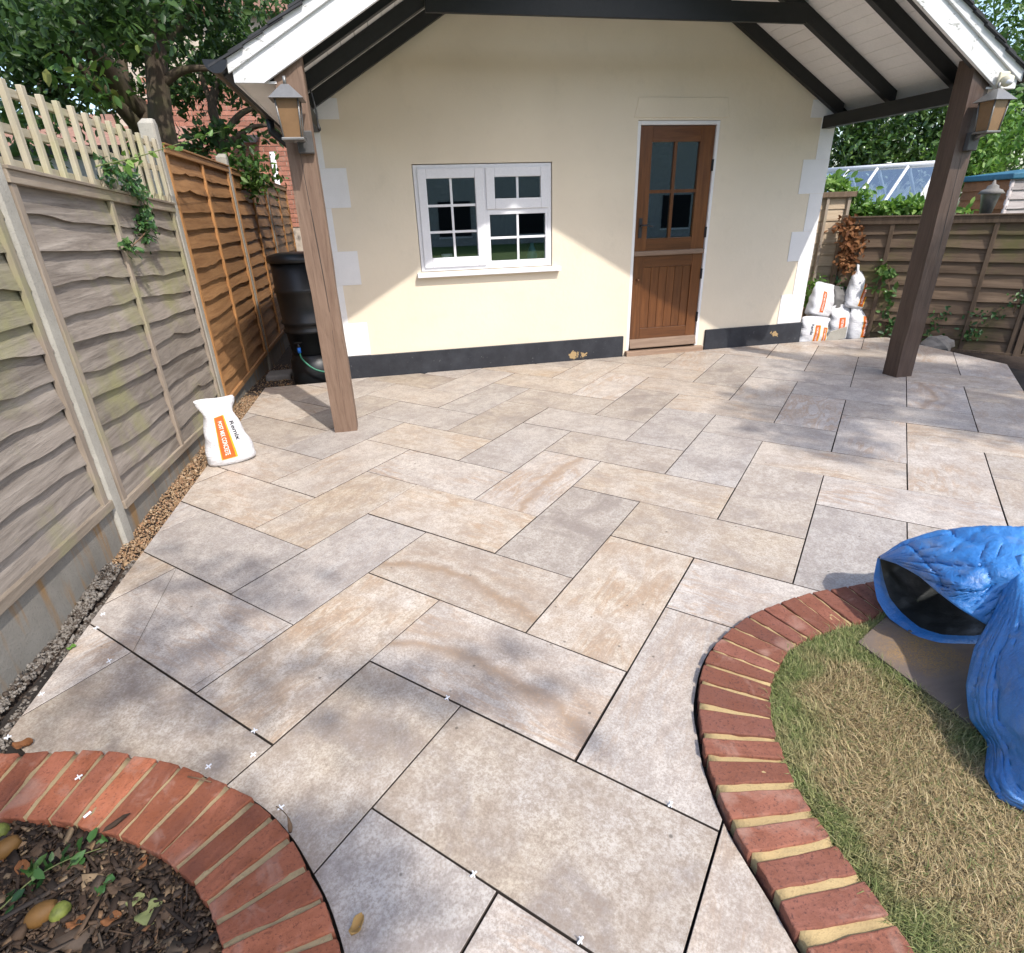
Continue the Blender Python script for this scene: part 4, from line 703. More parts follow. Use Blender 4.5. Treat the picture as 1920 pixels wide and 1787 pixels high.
q = MB(); q.lathe((c[0], -1.685, c[2] - .045), [(.012, 0), (.032, .012), (.040, .035), (.036, .06), (.015, .072)], 16); q.build('sensor_head', 'sensor', t); q = MB(); q.lathe((c[0] - .005, -1.703, c[2] - .035), [(.010, 0), (.026, .008), (.026, .026), (.01, .034)], 14); q.build('lens', 'upvc', t)

# ================================================================== FENCES
def board(w_, zb0, zb1, h, x, seed, amp, lean=.027, th=.009, n=22):
    """one lapped board in local frame: y along, z up, x out"""
    q = MB(); rr = random.Random(seed); ph = rr.uniform(0, 20); F_, B_ = [], []; amp *= rr.uniform(.5, 1.7)
    for i in range(n + 1):
        s = i / n; y_ = s * w_; zb = zb0 + (zb1 - zb0) * s; lo = zb + amp * wob(y_ * 1.9, ph) + amp * 1.1 * math.exp(-((y_ - w_ * (0.2 + 0.6 * ((ph * 7) % 1))) / .07) ** 2) * (1 if ph > 8 else -.6)
        xo = .003 * wob(y_ * 2.3, ph + 3)
        F_.append([(x + lean + th + xo, y_, lo), (x + lean * .45 + th + xo * .5, y_, zb + h * .55), (x + th * .6, y_, zb + h)])
        B_.append([(x + lean + xo, y_, lo), (x + lean * .45, y_, zb + h * .55), (x, y_, zb + h)])
    q.grid(F_, 0, True, flip=True); q.grid(B_, 0, True); q.grid([[F_[i][0], B_[i][0]] for i in range(n + 1)], 0, False); q.grid([[F_[i][2], B_[i][2]] for i in range(n + 1)], 0, False, flip=True)
    return q
def panel(label, loc, rot, wdt, zb0, zb1, zt0, zt1, nb, bm_, batm, railm, amp, bats, seed, group='fence panels', rail_h=.05, bottom=True):
    t = thing('fence_panel', (loc[0], loc[1], zb0), label, 'fence panel', group)
    def put(q, name, mt, bv=0.0):
        o = q.build(name, mt, None, bv); o.parent = t; o.location = (0, 0, -zb0); o.rotation_euler = (0, 0, rot); return o
    H = (zt0 - zb0 - rail_h) / nb
    rr = random.Random(seed)
    for i in range(nb):
        a0 = zb0 + rail_h * .4 + i * H + rr.gauss(0, .006); put(board(wdt, a0, a0 + (zb1 - zb0) + ((zt1 - zt0) - (zb1 - zb0)) * i / nb, H * 1.28, -.012, seed * 100 + i, amp), 'board', bm_)
    for s in bats:
        y_ = s * wdt; zz0 = zb0 + (zb1 - zb0) * s; zz1 = zt0 + (zt1 - zt0) * s; q = MB(); q.hexa([(.012, y_ - .021, zz0), (.036, y_ - .021, zz0), (.036, y_ + .021, zz0), (.012, y_ + .021, zz0), (.012, y_ - .021, zz1 - rail_h), (.034, y_ - .021, zz1 - rail_h), (.034, y_ + .021, zz1 - rail_h), (.012, y_ + .021, zz1 - rail_h)]); put(q, 'batten', batm, .003)
    for k_, (z0_, z1_, x1_) in enumerate(((zt0 - rail_h, zt1 - rail_h, .040), (zb0, zb1, .040))):
        if k_ and not bottom: continue
        q = MB(); hh = rail_h if not k_ else .045; q.hexa([(.010, 0, z0_), (x1_, 0, z0_), (x1_, wdt, z1_), (.010, wdt, z1_), (.010, 0, z0_ + hh), (x1_, 0, z0_ + hh), (x1_, wdt, z1_ + hh), (.010, wdt, z1_ + hh)]); put(q, 'rail', railm, .003)
    q = MB(); q.hexa([(-.02, 0, zt0), (.05, 0, zt0), (.05, wdt, zt1), (-.02, wdt, zt1), (-.02, 0, zt0 + .014), (.05, 0, zt0 + .014), (.05, wdt, zt1 + .014), (-.02, wdt, zt1 + .014)]); put(q, 'capping', railm, .002)
    return t
FX = -1.452
def cpost(y_, zt, label, lean=0.0):
    q = MB(); s = .050; z0 = -.35; xx = FX + .022
    P = [(xx - 2 * s, y_ - s), (xx - s * .2, y_ - s), (xx, y_ - s * .72), (xx, y_ + s * .72), (xx - s * .2, y_ + s), (xx - 2 * s, y_ + s)]
    vs = [(px, py, z0) for px, py in P] + [(px + lean, py, zt - .03) for px, py in P] + [(px + lean + (-.004 if px > xx - s else .03), y_ + (py - y_) * .62, zt) for px, py in P]
    fs = [tuple(range(5, -1, -1)), tuple(range(12, 18))] + [(a + i, a + (i + 1) % 6, a + 6 + (i + 1) % 6, a + 6 + i) for a in (0, 6) for i in range(6)]; q.add(vs, fs)
    o = q.build('concrete_post', 'conc', None, .004); return tag(o, label, 'fence post', 'concrete fence posts')
YP = [-4.97, -2.86, -0.715, 1.37, 3.45]
cpost(YP[1], 2.12, 'mossy pale concrete post between the silvered lap panels'); cpost(YP[2], 2.105, 'pointed concrete post between the trellis-topped panel and the orange panel'); cpost(YP[3], 2.07, 'concrete post between the two orange-brown lap panels'); cpost(YP[4], 2.0, 'concrete post at the far end of the orange panels behind the water butt')
def gravel_board(y0, y1, z0, z1, za, label):
    q = MB(); q.hexa([(FX - .04, y0, -.35), (FX + .005, y0, -.35), (FX + .005, y1, -.35), (FX - .04, y1, -.35), (FX - .04, y0, z0), (FX + .005, y0, z0), (FX + .005, y1, z1), (FX - .04, y1, z1)])
    return tag(q.build('gravel_board', 'concs', None, .004), label, 'gravel board', 'concrete gravel boards')
panel('silvered wavy lap fence panel beside the mulched flower bed', (FX - .012, YP[0] + .05), 0, 2.01, .30, .185, 2.0, 1.885, 13, 'fgrey', 'fbat', 'frail', .014, (.02, .5, .975), 1)
panel('silvered wavy lap fence panel with trellis along its top', (FX - .012, YP[1] + .05), 0, 2.045, .125, .005, 1.665, 1.565, 11, 'fgrey', 'fbat', 'frail', .013, (.015, .47, .98), 2)
panel('orange-brown lap fence panel next to the trellis-topped one', (FX - .012, YP[2] + .05), 0, 1.985, .02, .03, 1.955, 1.95, 14, 'forange', 'forbat', 'forrail', .010, (.02, .5, .98), 3)
panel('orange-brown lap fence panel shaded by the canopy gutter', (FX - .012, YP[3] + .05), 0, 1.98, .03, .03, 1.94, 1.93, 14, 'forange', 'forbat', 'forrail', .010, (.02, .5, .98), 4)
panel('orange-brown lap fence panel farthest along behind the water butt', (FX - .012, YP[4] + .05), 0, 1.98, .03, .03, 1.93, 1.92, 14, 'forange', 'forbat', 'forrail', .010, (.02, .5, .98), 5)
gravel_board(YP[0] + .05, YP[1] - .052, .29, .178, -.03, 'rust-streaked concrete gravel board beside the crumbled haunching'); gravel_board(YP[1] + .052, YP[2] - .052, .115, -.004, -.03, 'concrete gravel board under the trellis-topped panel'); gravel_board(YP[2] + .052, YP[3] - .052, .012, .02, -.03, 'concrete gravel board under the orange panel next to the sack'); gravel_board(YP[3] + .052, YP[4] - .052, .02, .02, -.03, 'concrete gravel board behind the water butt')
# trellis
t = thing('trellis', (FX, YP[1] + .06, 1.66), 'pale square lath trellis fixed on top of the silvered fence panel', 'trellis'); y0, y1 = YP[1] + .06, YP[2] - .06
nL = 14
for i in range(nL):
    y_ = y0 + (y1 - y0) * (i + .35) / (nL - .3); f_ = (y_ - y0) / (y1 - y0); zb = 1.675 - .10 * f_; q = MB(); q.box((FX + .006, y_ - .017, zb), (FX + .030, y_ + .017, 2.005 - .03 * f_ + random.gauss(0, .004))); q.build('upright_lath', 'trel', t, .003)
for zz in (1.975, 1.83, 1.70):
    q = MB(); d = .03 if zz > 1.8 else .09; q.hexa([(FX - .018, y0, zz - .022), (FX + .005, y0, zz - .022), (FX + .005, y1, zz - .022 - d), (FX - .018, y1, zz - .022 - d), (FX - .018, y0, zz + .012), (FX + .005, y0, zz + .012), (FX + .005, y1, zz + .012 - d), (FX - .018, y1, zz + .012 - d)]); q.build('cross_lath', 'trelx', t, .002)
# diagonal fence on the right
e = np.array([1.0, -1.05]); e /= np.linalg.norm(e); P0 = np.array([5.20, 0.36]); rotR = math.atan2(-e[0] * 1.0, e[1])   # local +y -> e
rotR = math.atan2(e[1], e[0]) - math.pi / 2
for i in range(3):
    a = P0 + e * (1.86 * i)
    panel(('old mossy brown lap fence panel behind the stack of sacks', 'old mossy brown lap fence panel behind the shade-darkened post', 'old brown lap fence panel beyond the far patio corner')[i], a, rotR, 1.80, -.12, -.12, 1.27, 1.27, 10, 'fbrown', 'fbrownx', 'fbrownx', .006, (.02, .25, .5, .75, .98), 20 + i, 'old fence panels', .07)
    q = MB(); c_ = a - e * .03; n_ = np.array([e[1], -e[0]]); pts = [c_ + e * sa * .03 + n_ * sb * .045 for sa, sb in ((-1, -1), (1, -1), (1, 1), (-1, 1))]; q.hexa([(p_[0], p_[1], -.3) for p_ in pts] + [(p_[0], p_[1], 1.30) for p_ in pts])
    tag(q.build('timber_post', 'fbrownx', None, .004), ('old timber fence post in the dead ivy corner', 'old timber fence post beside the shade-darkened canopy post', 'old timber fence post past the far patio corner')[i], 'fence post', 'old timber fence posts')
# pale end panel against the building corner
t = thing('fence_panel', (4.75, .50, 0), 'narrow pale lap panel lit by sun beside the building corner', 'fence panel'); zz = -.1
for i in range(13):
    q = MB(); q.hexa([(4.60, .512 + .004, zz), (5.235, .475, zz), (5.235, .487, zz), (4.60, .53, zz), (4.60, .53, zz + .128), (5.235, .488, zz + .128), (5.235, .496, zz + .128), (4.60, .54, zz + .128)]); q.build('board', 'fpale', t, .002); zz += .122
q = MB(); q.box((5.236, .45, -.1), (5.275, .51, 1.50)); q.build('end_post', 'fbat', t, .003); q = MB(); q.hexa([(4.60, .46, 1.485), (5.31, .42, 1.485), (5.31, .50, 1.485), (4.60, .55, 1.485), (4.60, .46, 1.54), (5.31, .42, 1.54), (5.31, .50, 1.54), (4.60, .55, 1.54)]); q.build('capping', 'fbrownx', t, .003)
q = MB(); q.box((4.965, .455, -.1), (5.0, .474, 1.48)); q.build('batten', 'fbat', t, .002)

# ================================================================== WATER BUTT, HOSE
BC = (-0.79, 0.42); t = thing('water_butt', (BC[0], BC[1], -.12), 'black plastic water butt with ribs between fence and building', 'water butt')
zb = .20
q = MB(); q.lathe((BC[0], BC[1], 0), [(.20, zb), (.215, zb + .02), (.235, zb + .22), (.255, zb + .225), (.255, zb + .25), (.24, zb + .26), (.245, zb + .30), (.262, zb + .31), (.262, zb + .335), (.25, zb + .345), (.262, zb + .60), (.277, zb + .61), (.277, zb + .64), (.262, zb + .65), (.262, zb + .88)], 48); q.build('barrel', 'butt', t)
q = MB(); q.lathe((BC[0], BC[1], 0), [(.285, zb + .875), (.29, zb + .90), (.28, zb + .935), (.20, zb + .955), (.05, zb + .96)], 48); q.build('lid', 'butt', t)
q = MB(); q.lathe((BC[0], BC[1], 0), [(.255, -.2), (.245, zb - .06), (.225, zb - .045), (.225, zb)], 32); q.build('stand', 'butt', t)
tx, ty, tz = -0.895, .20, .33
q = MB(); q.tube([(tx, ty + .04, tz), (tx, ty - .035, tz), (tx, ty - .05, tz - .03)], .014, 8); q.box((tx - .035, ty - .03, tz + .014), (tx + .035, ty - .015, tz + .022)); q.build('tap', 'butt', t)
h = thing('garden_hose', (tx, ty - .05, tz - .1), 'green hose with blue connector hanging from the water butt tap', 'hose')
q = MB(); q.tube([(tx, ty - .05, tz - .025), (tx, ty - .052, tz - .075)], .018, 10); q.build('connector', 'bluep', h)
hp = catmull([(tx, ty - .052, tz - .07), (tx + .02, ty - .07, tz - .14), (tx + .12, ty - .10, tz - .235), (tx + .26, ty - .10, tz - .28), (tx + .38, ty - .06, tz - .29)], 6); q = MB(); q.tube(hp, .009, 8); q.build('hose_pipe', 'hose', h)
q = MB(); q.box((-1.36, .62, -.2), (-1.10, .88, -.06)); tag(q.build('concrete_block', 'stone', None, .02), 'rough grey concrete block on the soil beside the water butt', 'block')

# ================================================================== SACKS
def sack(name, label, loc, rot, lean, W, D, H, wp, dp, seed, stripe=(-.055, .055, .15, .80), stripe2=None, txt='POST MIX CONCRETE', brand='Remix', brand_x=.10, roll=0.0, group=None, brand_z=.75, matb='bag'):
    t = thing(name, loc, label, 'sack', group); t.rotation_euler = (lean, roll, rot)
    rr = random.Random(seed); p1, p2, p3 = (rr.uniform(0, 6) for _ in range(3))
    def wid(s): return W / 2 * float(np.interp(s, *zip(*wp)))
    def dep(s): return D / 2 * float(np.interp(s, *zip(*dp)))
    def surf(a, s, off=0.0):   # a angle, s height fraction
        n = 3.2; ca, sa = math.cos(a), math.sin(a); r_ = (abs(ca) ** n + abs(sa) ** n) ** (-1 / n)
        k = 1 + .035 * math.sin(3 * a + p1 + 4 * s) + .03 * math.sin(9 * s * 2 + 2 * a + p2) * (.4 + s) + .018 * math.sin(23 * s + 5 * a + p3)
        return np.array([wid(s) * r_ * ca * k, dep(s) * r_ * sa * k, H * s + .012 * math.sin(2 * a + p2) * s]) + off * np.array([ca, sa * 1.0, 0])
    def front(x, s, off):   # point on front (-y) face at x
        lo, hi = -math.pi + .02, -.02
        for _ in range(28):
            mid = (lo + hi) / 2
            if surf(mid, s)[0] < x: lo = mid
            else: hi = mid
        p = surf(mid, s); return (x, p[1] - off, p[2])
    q = MB(); ss = np.concatenate([[0, .012, .03], np.linspace(.07, 1, 26)]); rows = []
    for i, s in enumerate(ss):
        k = (.80, .93, .99)[i] if i < 3 else 1.0; rows.append([tuple(surf(2 * math.pi * j / 44, s) * np.array([k, k, 1])) for j in range(45)])
    q.grid(rows, 0, True); q.add([rows[0][j] for j in range(43, -1, -1)], [tuple(range(44))]); q.add([rows[-1][j] for j in range(44)], [tuple(range(44))])
    o = q.build('sack_body', matb, None); o.parent = t
    def patch(x0, x1, s0, s1, mt, nm, off):
        q = MB(); q.grid([[front(x0 * wid(s) / (W / 2) + (x1 - x0) * wid(s) / (W / 2) * f, s, off) for f in np.linspace(0, 1, 7)] for s in np.linspace(s0, s1, 18)], 0, True); o = q.build(nm, mt, None); o.parent = t
    def letters(tx, size, xc, s_top, mt, off, maxlen=None):
        vs, fs = text_polys(tx, size); L = max(v[0] for v in vs) or 1; sc = (maxlen / L) if maxlen else 1
        out = []
        for v in vs:
            s = s_top - v[0] * sc / H; s = max(.02, min(.99, s)); x = (xc + v[1]) * wid(s) / (W / 2); out.append(front(max(-wid(s) * .97, min(wid(s) * .97, x)), s, off))
        q = MB(); q.add(out, fs); o = q.build('lettering', mt, None); o.parent = t
    for st in [stripe] + ([stripe2] if stripe2 else []):
        if not st: continue
        x0, x1, s0, s1 = st; patch(x0 - .006, x1 + .012, s0 - .01, s1 + .005, 'yellow' if seed % 2 else 'wink', 'stripe_border', .0012); patch(x0, x1, s0, s1, 'orange', 'label_stripe', .0024)
        if txt: letters(txt, (x1 - x0) * .55, (x0 + x1) / 2 - (x1 - x0) * .2, s1 - .10 * (s1 - s0), 'wink', .0036, (s1 - s0) * H * .82)
    if brand: letters(brand, .048, brand_x, brand_z, 'ink', .0016)
    return t
bl = gnd(392, 880); br = gnd(476, 862); cb = (bl + br) / 2
sack('cement_sack', 'white postmix sack with orange stripe standing by the fence and gravel', (cb[0] - .01, cb[1] + .07, 0.001), math.atan2(br[1] - bl[1], br[0] - bl[0]) - .04, .04, .30, .165, .43,
     [(0, .86), (.05, 1.0), (.2, .95), (.45, .80), (.65, .66), (.78, .58), (.86, .60), (.93, .70), (1, .74)], [(0, .9), (.06, 1), (.3, .95), (.6, .7), (.78, .45), (.88, .30), (1, .16)], 3, stripe=(-.055, .028, .13, .76), brand_x=.068, brand_z=.66, roll=-.03)
plump = [(0, .88), (.06, 1), (.5, 1.0), (.78, .96), (.9, .93), (.97, 1.0), (1, .97)]; pd_ = [(0, .9), (.08, 1), (.5, 1), (.72, .8), (.86, .36), (.93, .12), (1, .07)]
def pix_sack(px, base_v, y_, W, H, **kw):
    p = onY(px, base_v, y_); sack('cement_sack', kw.pop('label'), (p[0], y_, kw.pop('z', p[2])), kw.pop('rot', 0), kw.pop('lean', 0), W, kw.pop('D', .16), H, plump, pd_, group='sacks stacked by the building corner', **kw)
pix_sack(1518, 642, .05, .34, .31, label='cement sack leaning on the black plinth at the bottom of the stack', seed=5, stripe=(-.02, .03, .1, .72), stripe2=(.085, .125, .05, .66), brand_x=-.075, brand_z=.78, rot=-.12, roll=.08, z=-.06)
pix_sack(1565, 636, .17, .29, .40, label='upright cement sack in the middle of the bottom row behind the pavers', seed=6, stripe=(-.055, .03, .12, .66), brand=None, rot=.02, z=-.06)
pix_sack(1607, 636, .12, .35, .37, label='cement sack at the bottom of the stack nearest the ivy', seed=7, stripe=(-.03, .05, .1, .76), brand_x=.085, brand_z=.62, rot=.02, z=-.06)
pix_sack(1530, 598, .14, .31, .36, label='cement sack on top of the stack against the white quoins', seed=8, stripe=(-.07, -.01, .12, .74), brand=None, rot=.15, roll=.22, lean=-.08, z=.24)
pix_sack(1598, 590, .17, .33, .46, label='tallest cement sack leaning on top of the stack by the ivy', seed=9, stripe=(-.035, .03, .08, .74), brand_x=.08, brand_z=.66, rot=.08, roll=.24, lean=-.06, z=.29)
p = onY(1566, 590, .24); sack('grey_sack', 'plain grey sack wedged between the two top cement sacks', (p[0], .24, .26), .2, -.05, .26, .16, .27, plump, pd_, 11, stripe=None, brand=None, roll=.15, matb='gbag')
for i, (px, pv) in enumerate(((1562, 641), (1572, 637), (1581, 633))):
    p = onY(px, pv, -.055 + .0 * i); q = MB(); a = .5; q.hexa([(p[0] - .10, -.03 + i * .028, -.02), (p[0] + .12, -.03 + i * .028 + .02, -.02), (p[0] + .12, -.008 + i * .028 + .02, -.02), (p[0] - .10, -.008 + i * .028, -.02), (p[0] - .02, -.02 + i * .03, .085), (p[0] + .13, -.02 + i * .03 + .02, .11), (p[0] + .13, .0 + i * .03 + .02, .11), (p[0] - .02, .0 + i * .03, .085)])
    tag(q.build('paver_offcut', 'conc', None, .002), ('front slab offcut leaning against the stacked sacks', 'middle slab offcut leaning against the stacked sacks', 'rear slab offcut leaning against the stacked sacks')[i], 'offcut', 'slab offcuts by the sacks')
# boulder behind the right post
c = gnd(1728, 662, 0); bm_ = bmesh.new(); bmesh.ops.create_icosphere(bm_, subdivisions=3, radius=.14)
for v in bm_.verts: v.co = Vector((v.co.x * 1.25, v.co.y * .9, v.co.z * .8)) * (1 + .14 * wob(v.co.x * 22 + v.co.z * 15, 1) + .08 * wob(v.co.y * 40 + v.co.z * 33, 2))
me = bpy.data.meshes.new('boulder'); bm_.to_mesh(me); bm_.free(); me.materials.append(M['stone']); o = place('boulder', me); o.location = (5.80, -.62, -.02); tag(o, 'rough grey boulder on the soil by the old fence', 'stone')
k = MB(); k.add([(5.4, -3.4, -.10), (8.5, -3.4, -.10), (8.5, .6, -.10), (4.4, 1.4, -.10), (4.5, -.02, -.10)], [(0, 1, 2, 3, 4)]); tag(k.build('soil_border', 'soil'), kind='structure')

# ================================================================== TARPAULIN ON ITS BOARD
q = MB(); q.prism(ply_poly[::-1] if False else ply_poly, 0.012, 0.026); o = q.build('plywood_sheet', 'ply'); bmx = bmesh.new(); bmx.from_mesh(o.data); bmesh.ops.recalc_face_normals(bmx, faces=bmx.faces); bmx.to_mesh(o.data); bmx.free()
tag(o, 'weathered plywood sheet with sawdust lying on the grass under the tarpaulin', 'board')
def lin(P, n):
    P = [np.array(p, float) for p in P]; out = []
    for a, b_ in zip(P[:-1], P[1:]):
        for k_ in range(n): f = k_ / n; out.append(a + (b_ - a) * f)
    return out + [P[-1]]
def loft(curves, nu, nv):
    """curves: list of point lists (same count) -> dense grid, Catmull-Rom both ways"""
    mix_ = lambda P_, n_: [a * .45 + b_ * .55 for a, b_ in zip(catmull(P_, n_), lin(P_, n_))]
    A = [mix_(c, nu) for c in curves]; cols = [mix_([a[j] for a in A], nv) for j in range(len(A[0]))]
    return [[cols[j][i] for j in range(len(cols))] for i in range(len(cols[0]))]
def crumple(G, amp, seed, edge=0.15):
    n, m = len(G), len(G[0]); G0 = [list(r_) for r_ in G]
    for i in range(n):
        for j in range(m):
            p = G0[i][j]; a = G0[min(i + 1, n - 1)][j] - G0[max(i - 1, 0)][j]; b_ = G0[i][min(j + 1, m - 1)] - G0[i][max(j - 1, 0)]; nn = np.cross(a, b_); cell = min(np.linalg.norm(a), np.linalg.norm(b_)); shr = np.linalg.norm(nn) / (np.linalg.norm(a) * np.linalg.norm(b_) + 1e-9); nn = nn / (np.linalg.norm(nn) + 1e-9)
            x, y, z = p * 1.0
            h = 0.0
            for (ka, kb, kc, am, pw) in ((3.1, 1.4, 2.2, 1.5, 3), (-2.3, 4.1, 3.0, 1.1, 3), (7.3, -5.2, 4.1, .55, 4), (4.4, 9.1, -6.3, .5, 4), (-13, 8.7, 9.2, .25, 5), (11, 15.3, -7.0, .22, 5)):
                t_ = (x * ka + y * kb + z * kc + .22 * math.sin(x * kb * 1.3 + seed) + .18 * math.sin(y * ka * 1.7 + z * 3 + seed * 2)) % 1
                h += am * (abs(2 * t_ - 1) ** pw - .22)
            pv = Vector((x * 11 + seed, y * 11, z * 11)); h = .75 * h + 2.6 * (abs(mnoise.noise(pv * .6)) - .2) + 1.2 * (abs(mnoise.noise(pv * 1.6)) - .2) + .3 * mnoise.noise(pv * 5.1)
            h *= amp * max(0, min(1, (cell - .003) / .010)) * min(1, shr * 1.6)
            ed = min(i, n - 1 - i) / 5.0, min(j, m - 1 - j) / 5.0; G[i][j] = p + nn * h * max(.12, min(1, ed[0])) * max(.12, min(1, ed[1]))
    return G
T = lambda u, v, z: gnd(u, v, z)
def folds(G, amp, seed, pin):
    """long sharp creases: radiating from a pinched point (pin = (s, t) on the sheet) plus a few crossing folds"""
    n, m = len(G), len(G[0]); G0 = [list(r_) for r_ in G]
    cr = lambda q_, p_: (1 - abs(2 * (q_ % 1) - 1)) ** p_
    for i in range(n):
        for j in range(m):
            p = G0[i][j]; a = G0[min(i + 1, n - 1)][j] - G0[max(i - 1, 0)][j]; b_ = G0[i][min(j + 1, m - 1)] - G0[i][max(j - 1, 0)]; nn = np.cross(a, b_); la, lb = np.linalg.norm(a), np.linalg.norm(b_); shr = np.linalg.norm(nn) / (la * lb + 1e-9); nn = nn / (np.linalg.norm(nn) + 1e-9)
            s_, t_ = j / (m - 1), i / (n - 1); ds, dt = s_ - pin[0], (t_ - pin[1]) * .8; th = math.atan2(dt, ds); rr = math.hypot(ds, dt); pv = Vector((p[0] * 7 + seed, p[1] * 7, p[2] * 7)); wv = .25 * mnoise.noise(pv)
            h = 1.0 * min(1, rr * 3) * (cr(th * 1.9 + wv + seed, 5) - .17) * (.5 + .8 * abs(mnoise.noise(pv * .5))) + .55 * min(1, rr * 3) * (cr(th * 4.3 + 2 * wv + seed * 2, 6) - .14)
            h += .75 * (cr(s_ * 2.7 + t_ * 1.9 + wv * 1.6 + seed, 9) - .1) + .5 * (cr(s_ * -3.1 + t_ * 3.7 + wv * 2, 10) - .09) + .25 * (abs(mnoise.noise(pv * 3)) - .2) + .18 * (abs(mnoise.noise(pv * 7)) - .2)
            ed = min(i, n - 1 - i) / 4.0, min(j, m - 1 - j) / 4.0
            G[i][j] = p + nn * h * amp * max(0, min(1, (min(la, lb) - .002) / .008)) * min(1, shr * 1.6) * max(.15, min(1, ed[0])) * max(.15, min(1, ed[1]))
    return G
def twoside(o, ratio=.28):
    e_ = o.modifiers.new('creases', 'EDGE_SPLIT'); e_.split_angle = math.radians(30)
    m_ = o.modifiers.new('thick', 'SOLIDIFY'); m_.thickness = .0010; m_.offset = -1; m_.material_offset = 1; m_.material_offset_rim = 0
def tarp():
    t = thing('tarpaulin', (1.85, -4.45, 0.02), 'crumpled blue tarpaulin heaped over the plywood with its folded mouth open', 'tarpaulin')
    lip = [T(1645, 1046, .20), T(1682, 1058, .235), T(1722, 1080, .26), T(1760, 1112, .26), T(1800, 1142, .25), T(1850, 1172, .22)]
    crest = [T(1648, 1043, .205), T(1700, 1014, .29), T(1765, 995, .36), T(1850, 986, .41), T(1925, 988, .43), T(2010, 1000, .43)]
    mid = [T(1652, 1047, .215), T(1705, 1036, .29), T(1765, 1040, .345), T(1835, 1050, .385), T(1890, 1065, .40), T(1950, 1085, .40)]
    mid2 = [T(1648, 1047, .208), T(1694, 1050, .265), T(1745, 1070, .305), T(1800, 1098, .32), T(1862, 1112, .32), T(1900, 1135, .30)]
    kb = (.02, .30, .7, 1, 1, 1); back = [np.array((p[0] + .06 * k_, p[1] + .20 * k_, p[2] * (1 - k_) + .03 * k_ - .012)) for p, k_ in zip(crest, kb)]; back2 = [np.array((p[0] + .03 * k_, p[1] + .10 * k_, p[2] * (1 - .25 * k_) - .006)) for p, k_ in zip(crest, kb)]
    G = folds(loft([lip, mid2, mid, crest, back2, back], 18, 13), .0115, 1.0, (.80, .42))
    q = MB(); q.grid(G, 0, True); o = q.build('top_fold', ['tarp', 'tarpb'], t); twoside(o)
    # mouth: lower lip with a turned blue hem, black lining running back into the fold
    low = [T(1645, 1046, .20), T(1638, 1085, .13), T(1645, 1125, .075), T(1668, 1160, .035), T(1722, 1196, .024), T(1762, 1207, .024), T(1825, 1209, .024), T(1860, 1200, .03)]
    hem = [low[0] + np.array((.012, -.002, -.006)), T(1656, 1082, .125), T(1668, 1120, .075), T(1690, 1148, .045), T(1724, 1176, .036), T(1768, 1190, .034), T(1825, 1192, .034), T(1860, 1186, .04)]
    q = MB(); G = loft([low, [(a + b_) / 2 + np.array((0, -.006, .004)) for a, b_ in zip(low, hem)], hem], 6, 3); q.grid(G, 0, True, flip=True); q.build('turned_hem', 'tarp', t)
    inn = [p + np.array((.13, .05, .01)) for p in hem]; far = [p + np.array((.25, .07, .02)) for p in hem]; inn[0] = hem[0] + np.array((.12, .03, -.03)); far[0] = hem[0] + np.array((.24, .04, -.04))
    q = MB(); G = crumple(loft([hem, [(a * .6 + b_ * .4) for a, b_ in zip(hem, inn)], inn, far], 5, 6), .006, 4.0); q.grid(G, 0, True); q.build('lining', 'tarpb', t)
    q = MB(); g_ = T(1706, 1184, .036); q.lathe((g_[0], g_[1], g_[2]), [(.006, 0), (.007, .002), (.005, .003)], 12); q.build('eyelet', 'lampm', t)
    # the big sheet falling towards the lawn on the right
    L = [T(1896, 1046, .405), T(1886, 1092, .36), T(1862, 1150, .27), T(1826, 1215, .175), T(1811, 1285, .10), T(1818, 1348, .055), T(1850, 1392, .035), T(1846, 1452, .028), T(1872, 1497, .026), T(1925, 1524, .026), T(2000, 1560, .026)]
    C1 = [T(1935, 1040, .425), T(1930, 1100, .385), T(1912, 1165, .315), T(1884, 1235, .235), T(1868, 1300, .17), T(1870, 1362, .13), T(1888, 1412, .10), T(1898, 1460, .08), T(1930, 1500, .065), T(1990, 1530, .055), T(2060, 1560, .05)]
    C2 = [T(2010, 1030, .43), T(2010, 1100, .41), T(2000, 1180, .37), T(1990, 1260, .32), T(1985, 1320, .27), T(1990, 1390, .23), T(2000, 1440, .19), T(2020, 1490, .15), T(2060, 1520, .13), T(2110, 1550, .11), T(2160, 1580, .10)]
    C3 = [p + np.array((.45, .10, .02)) for p in C2]; Lb = [np.array((p[0] + .012, p[1], max(.022, p[2] - .03))) for p in L]
    G = folds(loft([L, [(a * .55 + b_ * .45) + np.array((-.004, -.004, .012)) for a, b_ in zip(L, C1)], C1, C2, C3], 12, 14), .0085, 7.0, (-.02, .30))
    q = MB(); q.grid(G, 0, True); twoside(q.build('draped_sheet', ['tarp', 'tarpb'], t))
tarp()

